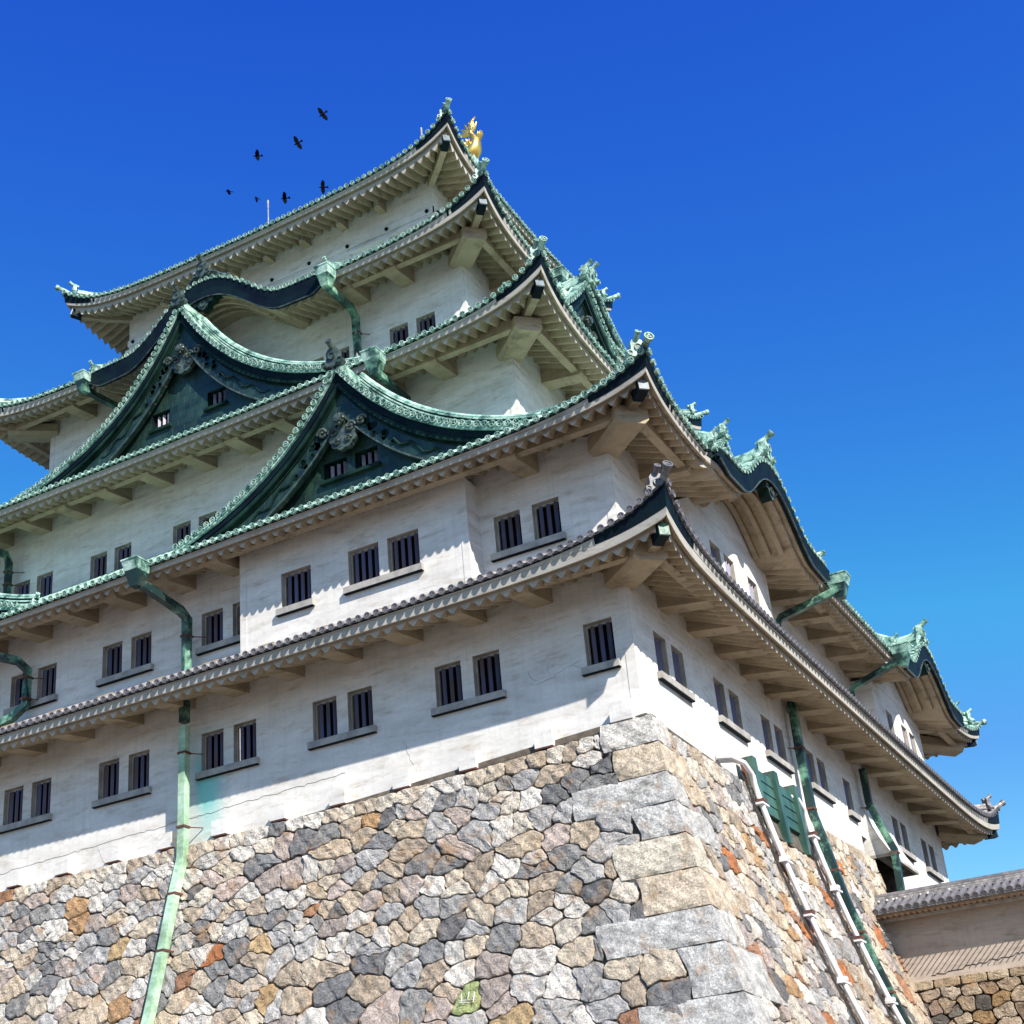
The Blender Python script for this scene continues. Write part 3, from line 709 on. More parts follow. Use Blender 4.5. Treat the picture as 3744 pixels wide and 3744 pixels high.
for yg in (10.0, 25.0):
    chidori('R', T3, Y2u(yg), 1.35, 22.2, 4.0, 5.6, -3.5, wall_off=.75, deep=.8)
chidori('R', T4, Y2u(17.5), 2.2, 27.9, 2.9, 4.6, -2.5, wall_off=.7, deep=.5)

# ------------------------------------------------------------------ projecting bays of the second storey
def bay(side, u0, u1, v, z0, z1, wins, bars, arch=False):
    fr = frame(side, 0); e = MB(); hl = [(a, b, 5.95 + .2, 7.42) for a, b in wins]
    wall_face(e, fr, u0, u1, v, z0, z1, hl, PLASTER)
    for u, s in ((u0, -1), (u1, 1)):
        e.quad(fr(u, .003, z0), fr(u, v, z0), fr(u, v, z1), fr(u, .003, z1), PLASTER)
    e.quad(fr(u0, .003, z0), fr(u1, .003, z0), fr(u1, v, z0), fr(u0, v, z0), PLASTER)
    for u in (u0, u1): e.box(fr, u - .01 if u == u0 else u - .24, u + .24 if u == u0 else u + .01, v + .002, v + .016, z0 + .02, z1 - .02, PLASTER)
    o = e.build('bay', keep)
    ws = sorted(hl); k = 0
    while k < len(ws):
        a, b, c, d = ws[k]; w1 = make_window(fr, v, a, b, c, d, o, bars)
        if k + 1 < len(ws) and ws[k + 1][0] - b < .6: make_window(fr, v, *ws[k + 1], o, bars); b2 = ws[k + 1][1]; k += 2
        else: b2 = b; k += 1
        if not arch: make_sill(fr, v, a, b2, c, o)
bay('F', X2u(-13.0), X2u(-4.45), .8, 4.95, 8.62, [(X2u(-8.77), X2u(-7.64)), (X2u(-7.31), X2u(-6.18)), (X2u(-11.36), X2u(-10.2))], 4)
bay('F', X2u(-36.0), X2u(-27.4), .8, 4.95, 8.62, [(X2u(-29.6), X2u(-28.6))], 4)
bay('R', Y2u(4.1), Y2u(11.2), .8, 4.95, 8.3, [(Y2u(5.6), Y2u(6.5)), (Y2u(6.85), Y2u(7.75)), (Y2u(9.05), Y2u(9.95))], 3, True)
bay('R', Y2u(23.75), Y2u(31.3), .8, 4.95, 8.3, [(Y2u(25.6), Y2u(26.5)), (Y2u(27.95), Y2u(28.85)), (Y2u(29.2), Y2u(30.1))], 3, True)

# top storey false-balcony band with hexagonal studs, uprights
def band():
    T = TIERS[4]
    for side in 'FR':
        fr = frame(side, 11.3); hu = halfu(side, 11.3); mb = MB()
        mb.box(fr, -hu - .05, hu + .05, .002, .05, 29.98, 30.32, PLASTER); mb.box(fr, -hu - .12, hu + .12, .002, .13, 29.62, 29.72, PLASTER)
        mb.box(fr, -hu - .1, hu + .1, .002, .10, 28.2, 28.45, PLASTER)
        n = int(round(2 * hu / 2.2)); st = (2 * hu - .6) / n
        for k in range(n + 1):
            u = -hu + .3 + k * st; mb.box(fr, u - .14, u + .14, .004, .09, 28.45, 29.62, PLASTER)
        b = mb.build('balcony_band', keep)
        sm = MB()
        for k in range(n + 1):
            u = -hu + .3 + k * st
            c = fr(u, .05, 30.15); Xd = Vector((*SIDES[side][0], 0)); A = Vector((*SIDES[side][1], 0))
            rg = lambda o, r: [c + Xd * (r * math.cos(q * PI / 3)) + Vector((0, 0, r * math.sin(q * PI / 3))) + A * o for q in range(6)]
            sm.grid([rg(0, .105), rg(.07, .085)], NAVY, True); sm.poly(rg(.07, .085), NAVY)
        sm.build('stud', b)
band()

# small plastered drop boxes at the foot of the wall
def foot_boxes():
    fr = frame('F', 0); proto = None
    zb = lambda x: -.2 - .42 * (1 - math.exp(-abs(x) / 4.5))
    for k, x in enumerate((-2.85, -5.3, -7.55, -9.8, -12.0, -14.25, -16.4, -18.6, -20.8, -23.0, -25.2, -27.4)):
        if proto is None:
            mb = MB(); I = lambda u, v, z: Vector((u, -v, z))
            mb.box(I, -.28, .28, 0.002, .40, -.03, .46, PLASTER); mb.box(I, -.27, .27, 0.01, .39, -.07, -.032, RUST); mb.box(I, -.34, .40, 0.002, .02, -.01, .56, PLASTER)
            o = proto = mb.build('drop_box')
        else: o = proto.copy(); COL.objects.link(o)
        o.location = fr(X2u(x), 0, zb(x) - .02 + .13); attach(o, keep)
    mb = MB(); mb.box(fr, X2u(-.78), X2u(-.12), .004, .42, -.12, .44, PLASTER); mb.box(fr, X2u(-.86), X2u(-.04), .002, .03, -.1, .52, PLASTER); mb.box(fr, X2u(-.77), X2u(-.13), .01, .29, -.155, -.122, RUST); c = mb.build('drop_box', keep); c['label'] = 'larger white drop box at the wall corner'
foot_boxes()

# stone-drop chute on the right side, above the doorway to the bridge
def chute():
    fr = frame('R', 0); y0, y1 = Y2u(21.6), Y2u(25.6); mb = MB(); n = 8
    vs = [(.012, 2.6), (.10, 2.1), (.24, 1.6), (.45, 1.1), (.70, .65), (.82, .42)]
    mb.grid([[fr(y0, v, z) for v, z in vs], [fr(y1, v, z) for v, z in vs]], PLASTER)
    for y in (y0, y1): mb.poly([fr(y, v, z) for v, z in vs] + [fr(y, -.25, .42)], PLASTER)
    mb.box(fr, y0, y1, .70, .82, .30, .418, REVEAL); mb.box(fr, y0, y0 + .12, -.25, .70, .30, .418, REVEAL); mb.box(fr, y1 - .12, y1, -.25, .70, .30, .418, REVEAL)
    mb.box(fr, y0 + .3, y1 - .3, .1, .35, .45, .6, REVEAL)
    mb.build('stone_drop_chute', keep)
    dm = MB(); a, b = Y2u(20.9), Y2u(25.2)
    dm.quad(fr(a, 0, -6), fr(a, -3, -6), fr(a, -3, 1.1), fr(a, 0, 1.1), JOINT); dm.quad(fr(b, 0, -6), fr(b, -3, -6), fr(b, -3, 1.1), fr(b, 0, 1.1), JOINT)
    dm.quad(fr(a, -3, -6), fr(b, -3, -6), fr(b, -3, 1.1), fr(a, -3, 1.1), BLACK); dm.quad(fr(a, 0, 1.1), fr(b, 0, 1.1), fr(b, -3, 1.1), fr(a, -3, 1.1), REVEAL)
    dm.build('doorway', keep)
chute()

# wall crack and hairlines, thin and proud of the plaster
def cracks():
    random.seed(3)
    mb = MB(); y = -.006
    pts = []; x = -24.5; z = .12
    while x < -9.6: pts.append((x, y, z + random.uniform(-.04, .04))); x += random.uniform(.12, .3); z = .12 + .030 * (x + 24.5)
    mb.tube(pts, .007, SILL, 4)
    for (x0, z0, dx, dz, n) in ((-19.6, .25, .05, -.09, 7), (-7.6, 1.1, .03, -.1, 8), (-3.1, 1.7, .12, .03, 12), (-3.3, 2.2, .03, -.07, 5), (-2.7, 2.2, .02, -.06, 5), (-1.9, 2.0, .12, -.07, 6)):
        p = [(x0, y, z0)]
        for k in range(n): p.append((p[-1][0] + dx + random.uniform(-.05, .05), y, p[-1][2] + dz + random.uniform(-.03, .03)))
        mb.tube(p, .005, SILL, 4)
    mb.build('wall_crack', keep)
cracks()

# ------------------------------------------------------------------ golden fish ornaments
def fish(x, s, label):
    e = MB(); V = CY; zr = z_main(TIERS[4], 'F', 0, 8.55) + .55
    P = lambda a, b, y=0: Vector((x + s * a * .88, V + y * .88, zr + b * .88))
    path = [P(-.95, .15), P(-.55, .12), P(-.1, .22), P(.22, .55), P(.30, 1.0), P(.20, 1.45), P(.02, 1.75)]
    n = 12; prof = [(.34 * math.cos(2 * PI * k / n), .42 * math.sin(2 * PI * k / n)) for k in range(n)]
    e.sweep(path, prof, GOLD, up=Vector((0, 1, 0)), scales=[.75, 1.15, 1.2, 1.0, .75, .5, .34])
    def fin(base, pts, th):
        for i in range(len(pts) - 1):
            mid = (pts[i] + pts[i + 1]) / 2; e.tube([base, (base + mid) / 2, mid], th, GOLD, 5, scales=[.6, 1.2, .5])
    b = P(.02, 1.7); fin(b, [P(-.75, 1.85), P(-.65, 2.2), P(-.45, 2.5), P(-.2, 2.65), P(.1, 2.6), P(.35, 2.55), P(.55, 2.35)], .11)
    e.tube([P(0, 1.7), P(.05, 2.3), P(.15, 2.65), P(.4, 2.85)], .13, GOLD, 6, scales=[1, .9, .7, .4])
    b = P(.28, .9); fin(b, [P(.45, 1.6, -.1), P(.6, 1.65, -.1), P(.75, 1.6, -.1), P(.85, 1.45, -.1), P(.85, 1.25, -.1)], .09)
    b = P(0, .5, -.2); fin(b, [P(-.4, .9, -.5), P(-.2, 1.1, -.5), P(0, 1.1, -.5), P(.2, .95, -.5)], .08)
    for k in range(6): e.tube([P(-.9 + .25 * k, .55), P(-1.0 + .25 * k, .78)], .05, GOLD, 5)
    o = e.build('fish_ornament', None, True); tag(o, label, 'roof ornament', 'golden fish on the top ridge'); return o
fish(-12.15, 1, 'golden fish with raised tail on the top ridge, seen right of the uppermost roof corner')
# lightning rods
def rod(x, z1, label):
    e = MB(); V = CY; zr = z_main(TIERS[4], 'F', 0, 8.55) + .7
    e.tube([(x, V, zr), (x, V, z1 - .6)], .035, SILL, 8); e.tube([(x, V, z1 - .6), (x, V, z1 - .05), (x, V, z1)], .05, SILL, 8, scales=[1, 1, .2])
    e.box(lambda u, v, z: Vector((x + u, V + v, z)), -.12, .12, -.12, .12, zr - .06, zr + .06, SILL)
    tag(e.build('lightning_rod'), label, 'lightning rod', 'rods on the top ridge')
rod(-24.9, 41.4, 'pale lightning rod standing up behind the long top eave, beside the crows')
rod(-14.97, 41.4, 'thin lightning rod just left of the uppermost roof corner')

# ------------------------------------------------------------------ gutter boxes and drainpipes
def drain(label, box, path, w=.26, straps=(), extra=None, boxdir=None):
    """box=(side,u,z,v) rain head at the eave, path = list of polylines (Vector)"""
    e = empty('drainpipe', path[-1][-1], label, 'drainpipe', 'green copper drainpipes')
    if box:
        side, u, z, v = box; fr = frame(side, 0) if v is not None else None
        mb = MB(); b = [(-.38, 0.02), (.38, .02)]
        c = lambda a, o, h: fr(u + a, v + o, z + h)
        mb.box8([c(-.27, -.35, -.28), c(-.27, .26, -.28), c(.27, .26, -.28), c(.27, -.35, -.28), c(-.32, -.35, .06), c(-.32, .36, .06), c(.32, .36, .06), c(.32, -.35, .06)], PATINA)
        mb.box8([c(-.34, -.35, .062), c(-.34, .38, .062), c(.34, .38, .062), c(.34, -.35, .062), c(-.34, -.35, .11), c(-.34, .38, .11), c(.34, .38, .11), c(.34, -.35, .11)], PATINA)
        mb.box8([c(-.16, -.2, -.80), c(-.16, .1, -.80), c(.16, .1, -.80), c(.16, -.2, -.80), c(-.265, -.35, -.282), c(-.265, .255, -.282), c(.265, .255, -.282), c(.265, -.35, -.282)], PIPEG)
        mb.build('rain_head', e)
    for pl in path:
        mb = MB(); mb.sweep(pl, RECT(w, w), PIPE_SUNLIT if (label.startswith('long') and pl is path[-1]) else PIPEG, up=Vector((0.01, .02, 1)) if abs((Vector(pl[-1]) - Vector(pl[0])).normalized().z) < .9 else Vector((0, 1, 0)))  # lowest run of the long pipe gets the paler, painted-sunlight copper
        mb.build('pipe', e)
    for (p, d) in straps:
        mb = MB(); p = Vector(p); mb.box(lambda a, b, c_: p + Vector((a, b, c_)), -w * .62, w * .62, -w * .62, w * .62, -.035, .035, RUST)
        q = p + Vector(d); mb.tube([p + Vector((.1, .1, 0)), q], .02, RUST, 5); mb.build('strap', e)
    return e
bt = lambda h: .3 + .19 * h + .011 * h * h      # batter of the stone base at depth h
V3 = Vector
fF = frame('F', 0)
def vpipe(x, y, z0, z1, nx=0): return [V3((x, y, z0)), V3((x, y, z1))]
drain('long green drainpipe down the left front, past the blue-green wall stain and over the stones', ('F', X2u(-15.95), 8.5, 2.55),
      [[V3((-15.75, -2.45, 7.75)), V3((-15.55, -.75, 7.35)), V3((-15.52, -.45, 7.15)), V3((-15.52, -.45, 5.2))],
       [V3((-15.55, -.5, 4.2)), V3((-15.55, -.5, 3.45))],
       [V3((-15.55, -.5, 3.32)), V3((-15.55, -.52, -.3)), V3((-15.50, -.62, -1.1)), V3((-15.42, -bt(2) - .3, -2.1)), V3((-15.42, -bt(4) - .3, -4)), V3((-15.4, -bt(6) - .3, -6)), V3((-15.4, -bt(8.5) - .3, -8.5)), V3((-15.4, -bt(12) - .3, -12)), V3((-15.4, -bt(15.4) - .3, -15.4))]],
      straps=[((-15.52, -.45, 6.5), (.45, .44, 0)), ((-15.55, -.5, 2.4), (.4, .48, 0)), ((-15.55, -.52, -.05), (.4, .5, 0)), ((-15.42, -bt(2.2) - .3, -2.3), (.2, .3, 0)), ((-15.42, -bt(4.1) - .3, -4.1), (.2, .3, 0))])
drain('green drainpipe bending at the far left edge under the second eave', ('F', X2u(-24.3), 8.5, 2.55),
      [[V3((-24.1, -2.4, 7.75)), V3((-22.95, -.8, 7.5)), V3((-22.78, -.45, 7.2)), V3((-22.78, -.45, 5.9)), V3((-23.2, -.6, 5.5)), V3((-24.6, -.6, 5.25))]],
      straps=[((-22.78, -.45, 6.9), (.45, .44, 0)), ((-22.78, -.45, 6.1), (.45, .44, 0))])
drain('short green drainpipe at the left edge beneath the third eave', None,
      [[V3((-30.6, 3.2, 16.4)), V3((-29.75, 4.7, 16.0)), V3((-29.7, 4.85, 15.6)), V3((-29.7, 4.85, 13.0))]], straps=[((-29.7, 4.85, 15.2), (.5, .44, 0)), ((-29.7, 4.85, 14.6), (.5, .44, 0))])
def head(side, x, y, z):
    pass
drain('green drainpipe from the right foot of the wavy gable down to the window pair', ('F', X2u(-13.7), 24.6, -6.05 + .05),
      [[V3((-13.75, 6.1, 23.95)), V3((-13.85, 8.1, 24.0)), V3((-13.85, 8.4, 23.7)), V3((-13.82, 8.42, 21.2))]], straps=[((-13.82, 8.42, 22.9), (.4, .36, 0))])
drain('green drainpipe at the left foot of the wavy gable', ('F', X2u(-26.95), 24.6, -6.0),
      [[V3((-26.9, 6.1, 23.95)), V3((-26.8, 8.1, 24.0)), V3((-26.8, 8.4, 23.7)), V3((-26.8, 8.42, 21.2))]])
drain('green rain head tucked beside the right foot of the big triangular gable', ('F', X2u(-9.4), 16.75, -2.4),
      [[V3((-9.4, 2.5, 16.1)), V3((-9.6, 4.9, 16.3)), V3((-9.6, 4.95, 13.0))]])
drain('green rain head on the right front near the third roof corner', ('R', Y2u(12.1), 24.75, -6.0),
      [[V3((-6.2, 12.1, 24.2)), V3((-8.4, 12.1, 24.1)), V3((-8.45, 12.1, 21.5))]])
drain('dark green pipe slanting back to the wall between the two right wavy gables', ('R', Y2u(14.0), 8.65, 2.62),
      [[V3((2.7, 13.9, 8.2)), V3((.45, 13.45, 7.5)), V3((.3, 13.4, 7.3)), V3((.3, 13.35, 5.2))]], .24)
drain('dark green pipe slanting from a rain head to the wall beside the farther wavy gable', ('R', Y2u(22.3), 8.65, 2.62),
      [[V3((2.7, 22.2, 8.2)), V3((.45, 22.3, 7.5)), V3((.3, 22.3, 7.3)), V3((.3, 22.2, 5.2))]], .24)
drain('green drainpipe down the sunlit right wall and stones, right of both white conduits', None,
      [[V3((.32, 13.45, 4.3)), V3((.32, 13.4, 2.6)), V3((.38, 13.4, .3)), V3((.62, 13.2, -.7)), V3((bt(1.7) + .22, 12.9, -1.7)), V3((bt(3) + .22, 12.6, -3)), V3((bt(5) + .22, 12.4, -5)), V3((bt(7) + .22, 12.3, -7)), V3((bt(10) + .22, 12.2, -10)), V3((bt(15.3) + .22, 12.2, -15.3))]], .27,
      straps=[((.32, 13.4, 2.55), (-.3, -.3, 0)), ((.36, 13.4, .35), (-.3, -.3, 0)), ((bt(2) + .22, 12.85, -2.0), (-.2, -.1, 0)), ((bt(4.2) + .22, 12.45, -4.2), (-.2, -.1, 0)), ((bt(6.2) + .22, 12.3, -6.2), (-.2, -.1, 0))])
drain('dark green drainpipe following the flared plaster chute above the doorway', None,
      [[V3((.30, 21.75, 3.9)), V3((.32, 21.7, 2.5)), V3((.6, 21.5, 1.6)), V3((1.02, 21.35, .45)), V3((1.02, 21.3, .1)), V3((.98, 21.2, -3.0))]], .25,
      straps=[((.32, 21.7, 2.3), (-.3, -.3, 0)), ((1.02, 21.35, .3), (-.25, -.1, 0))])

# white conduits with black cables
def conduit(y0, hook, label):
    e = empty('conduit', (bt(15), y0, -15.4), label, 'conduit', 'white conduits on the stone wall')
    hs_ = [.35, .8, 1.3, 2, 3, 4, 5.2, 6.5, 8, 10, 12.5, 15.3]
    for k, (dy, r) in enumerate(((0, .082), (.15, .045), (.24, .035))):
        mb = MB(); pts = [V3((.03, y0 - hook + dy, .22 - .05 * k)), V3((.35, y0 - hook * .75 + dy, .27 - .05 * k)), V3((.55, y0 - hook * .35 + dy, .18)), V3((.62, y0 - hook * .1 + dy, -.1))] + [V3((bt(h) + .22, y0 + dy, -h)) for h in hs_]
        mb.tube(pts, r, WPIPE, 10 if k == 0 else 6); mb.build('pipe', e, True)
    mb = MB()
    for k in range(5):
        pts = [V3((bt(h) + .07 + .03 * random.random(), y0 - .22 - .055 * k + .03 * math.sin(h * 3 + k), -h)) for h in [.0, .3] + hs_]
        mb.tube(pts, .016, CABLE, 5)
    mb.build('cable', e)
    for h in (1.05, 2.9, 4.6, 6.6, 8.8):
        mb = MB(); P = lambda a, b, c_: V3((bt(h) + .22 + a, y0 + b, -h + c_)); mb.box(P, -.12, .12, -.22, .36, -.03, .03, WPIPE); mb.box(P, -.13, .13, -.12, .12, .05, .16, RUST if h in (1.05, 4.6) else WPIPE)
        mb.build('strap', e)
conduit(6.9, 1.5, 'bundle of white conduits nearest the corner, hooked over from the wall beside the green hatch')
conduit(11.75, 1.1, 'second bundle of white conduits, between the green hatch and the green drainpipe')

# green copper hatch built out over the stones
def hatch():
    e = empty('hatch', (.5, 9.3, -1.7), 'green copper hatch with three posts and two dark openings at the top of the stones', 'hatch')
    P = lambda a, b, c_: V3((a, b, c_))
    for y in (7.35, 9.3, 11.25):
        mb = MB(); mb.box8([P(.36, y - .17, -1.75), P(.72, y - .17, -1.75), P(.72, y + .17, -1.75), P(.36, y + .17, -1.75), P(.14, y - .17, .62), P(.58, y - .17, .62), P(.58, y + .17, .62), P(.14, y + .17, .62)], HATCH)
        mb.box8([P(.34, y - .2, -1.72), P(.46, y - .2, -1.72), P(.46, y - .172, -1.72), P(.34, y - .172, -1.72), P(.16, y - .2, .60), P(.30, y - .2, .60), P(.30, y - .172, .60), P(.16, y - .172, .60)], RUST)
        mb.build('post', e)
    for y0, y1 in ((7.52, 9.13), (9.47, 11.08)):
        mb = MB()
        for k in range(4):
            za, zb = .36 - k * .35, .36 - (k + 1) * .35 + .012; xa = .42 + .012 * k
            mb.box8([P(.2, y0, zb), P(xa + .08, y0, zb), P(xa + .08, y1, zb), P(.2, y1, zb), P(.2, y0, za), P(xa + .04, y0, za), P(xa + .04, y1, za), P(.2, y1, za)], HATCH)
        mb.build('panel', e)
        mb = MB(); mb.quad(P(.62, y0, -1.75), P(.62, y1, -1.75), P(-.2, y1, -1.05), P(-.2, y0, -1.05), HATCHIN); mb.quad(P(-.21, y0, -1.8), P(-.21, y1, -1.8), P(-.21, y1, -.9), P(-.21, y0, -.9), BLACK); mb.quad(P(.3, y0, -1.04), P(.3, y1, -1.04), P(-.2, y1, -1.04), P(-.2, y0, -1.04), BLACK)
        mb.build('opening', e)
hatch()

# ------------------------------------------------------------------ stone walls: irregular cut stones with real relief
def clip(poly, nx, ny, c):
    out = []
    for i in range(len(poly)):
        a, b = poly[i], poly[(i + 1) % len(poly)]; da = nx * a[0] + ny * a[1] - c; db = nx * b[0] + ny * b[1] - c
        if da <= 0: out.append(a)
        if (da < 0 < db) or (db < 0 < da): t = da / (da - db); out.append((a[0] + (b[0] - a[0]) * t, a[1] + (b[1] - a[1]) * t))
    return out
def cells(seeds, K, R=2.6, bounds=None):
    """Voronoi cells; K stretches height so that stones lie flat"""
    from collections import defaultdict
    g = defaultdict(list)
    for i, s in enumerate(seeds): g[(int(s[0] // R), int(s[1] * K // R))].append(i)
    res = []
    for i, s in enumerate(seeds):
        sx, sy = s[0], s[1] * K; P = [(sx - R, sy - R), (sx + R, sy - R), (sx + R, sy + R), (sx - R, sy + R)]
        gx, gy = int(s[0] // R), int(s[1] * K // R)
        nb = sorted((( (seeds[j][0] - sx) ** 2 + (seeds[j][1] * K - sy) ** 2), j) for a in (-1, 0, 1) for b in (-1, 0, 1) for j in g[(gx + a, gy + b)] if j != i)
        for d2, j in nb[:22]:
            tx, ty = seeds[j][0], seeds[j][1] * K; nx, ny = tx - sx, ty - sy
            P = clip(P, nx, ny, nx * (sx + tx) / 2 + ny * (sy + ty) / 2)
            if len(P) < 3: break
        P = [(a, b / K) for a, b in P]
        if bounds and len(P) > 2:
            for (nx, ny, c) in bounds(s): 
                P = clip(P, nx, ny, c)
                if len(P) < 3: break
        res.append(P if len(P) > 2 else None)
    return res
def area_centroid(P):
    A = cx = cy = 0
    for i in range(len(P)):
        x0, y0 = P[i]; x1, y1 = P[(i + 1) % len(P)]; k = x0 * y1 - x1 * y0; A += k; cx += (x0 + x1) * k; cy += (y0 + y1) * k
    A /= 2
    return (abs(A), cx / (6 * A), cy / (6 * A)) if abs(A) > 1e-6 else (0, P[0][0], P[0][1])
GREY = [(.58, .55, .51), (.48, .46, .44), (.64, .60, .55), (.40, .39, .385)]
DARK = [(.21, .21, .215), (.16, .16, .165), (.26, .255, .25)]
TAN = [(.50, .41, .31), (.56, .48, .38), (.43, .35, .27), (.58, .52, .44)]
PINK = [(.46, .38, .34), (.40, .34, .31)]
ORNG = [(.42, .16, .06), (.44, .27, .14), (.33, .17, .10), (.46, .33, .18)]
def pick(w):
    g = random.choices([GREY, DARK, TAN, PINK, ORNG], w)[0]; c = random.choice(g); k = random.uniform(.88, 1.12); return tuple(x * k for x in c)
def warp(a, h):
    return (a + .045 * math.sin(h * 6.1 + a * 2.3) + .028 * math.sin(h * 15.3 - a * 9.7 + 1.3) + .013 * math.sin(h * 37 + a * 29),
            h + .040 * math.sin(a * 5.3 + h * 1.7 + .8) + .026 * math.sin(a * 14.1 + h * 8.3) + .012 * math.sin(a * 41 - h * 23))
def stone(mb, P, pos, col, gap=.010, bulge=.06, rough=.028):
    A, cx, cy = area_centroid(P)
    if A < .006: return
    # shrink and resample outline
    pts = []
    for i in range(len(P)):
        a, b = P[i], P[(i + 1) % len(P)]; L = math.hypot(b[0] - a[0], b[1] - a[1]); n = max(1, int(L / .10))
        for k in range(n): pts.append((a[0] + (b[0] - a[0]) * k / n, a[1] + (b[1] - a[1]) * k / n))
    if len(pts) < 4: return
    # corner rounding by smoothing
    for _ in range(1):
        pts = [((pts[i - 1][0] + 2.6 * pts[i][0] + pts[(i + 1) % len(pts)][0]) / 4.6, (pts[i - 1][1] + 2.6 * pts[i][1] + pts[(i + 1) % len(pts)][1]) / 4.6) for i in range(len(pts))]
    sz = math.sqrt(A); g = gap / max(sz * .5, .1); bz = bulge * random.uniform(.5, 1.3) * min(1, sz)
    if gap < .0125: pts = [(lambda q: (a + (q[0] - a) * min(1, b / .25), b + (q[1] - b) * min(1, b / .25)))(warp(a, b)) for a, b in pts]
    tx, ty = random.uniform(-.05, .05), random.uniform(-.06, .05); ph = [random.uniform(0, 6) for _ in range(4)]
    n0 = len(mb.v); W_ = len(pts); jit = [random.uniform(-.4, .4) for _ in pts]
    rings = [(1 - g, -.16), (1 - g * 1.05, -.025 + bz * .1), (1 - g - .045, bz * .6), (.82, bz * .92), (.55, bz), (.28, bz)]
    for k, (sc, h) in enumerate(rings):
        for i, (a, b) in enumerate(pts):
            s_ = sc + (jit[i] * .035 if k < 3 else 0); x = cx + (a - cx) * s_; y = cy + (b - cy) * s_
            r = 0 if k < 1 else rough * (math.sin(x * 7 + ph[0]) * math.cos(y * 8 + ph[1]) + .6 * math.sin(x * 17 + y * 13 + ph[2]) + random.uniform(-.35, .35)) * (1 if k > 1 else .6)
            mb.v.append(tuple(pos(x, y, h + r + tx * (x - cx) + ty * (y - cy) * -1)))
            mb.c.append(col)
    mi_ = mb.mi(STONE)
    for k in range(len(rings) - 1):
        for i in range(W_):
            j = (i + 1) % W_; mb.f.append((n0 + k * W_ + i, n0 + k * W_ + j, n0 + (k + 1) * W_ + j, n0 + (k + 1) * W_ + i)); mb.m.append(mi_)
    mb.v.append(tuple(pos(cx, cy, bz))); mb.c.append(col); k = len(rings) - 1; c_ = len(mb.v) - 1
    for i in range(W_): mb.f.append((n0 + k * W_ + i, n0 + k * W_ + (i + 1) % W_, c_)); mb.m.append(mi_)
hs_courses = [.10, .98, 1.91, 2.80, 3.74, 4.74, 5.80, 6.75, 8.05, 9.3, 10.6, 12, 13.6, 15.4]
COURSE_L = [(1.5, 1.0), (1.3, 1.9), (2.75, 1.0), (1.15, 2.3), (2.0, 1.0), (1.6, 2.2), (3.0, 1.1), (1.1, 2.6), (2.6, 1.1), (1.2, 2.4), (2.6, 1.2), (1.3, 2.6), (2.8, 1.2)]
def rubble(a0, a1, hmax, topf, rowh, colw, seedv):
    random.seed(seedv); seeds = []; h = .26; r = 0
    while h < hmax:
        rh = rowh * random.uniform(.8, 1.2) * (1 + .03 * h); a = a0 + random.uniform(0, colw)
        while a < a1:
            w = colw * random.choice((.45, .6, .8, 1, 1.1, 1.35, 1.7)) * (1 + .012 * h)
            hh = h + random.uniform(-.17, .17) * rh if r else h - .02
            seeds.append((a + w / 2 + random.uniform(-.08, .08), hh))
            if r and random.random() < .10: seeds.pop()
            elif random.random() < .30 and r: seeds.append((a + w + random.uniform(-.1, .1), hh + rh * random.uniform(.35, .65)))
            a += w
        h += rh if r else rh * .95; r += 1
    return seeds
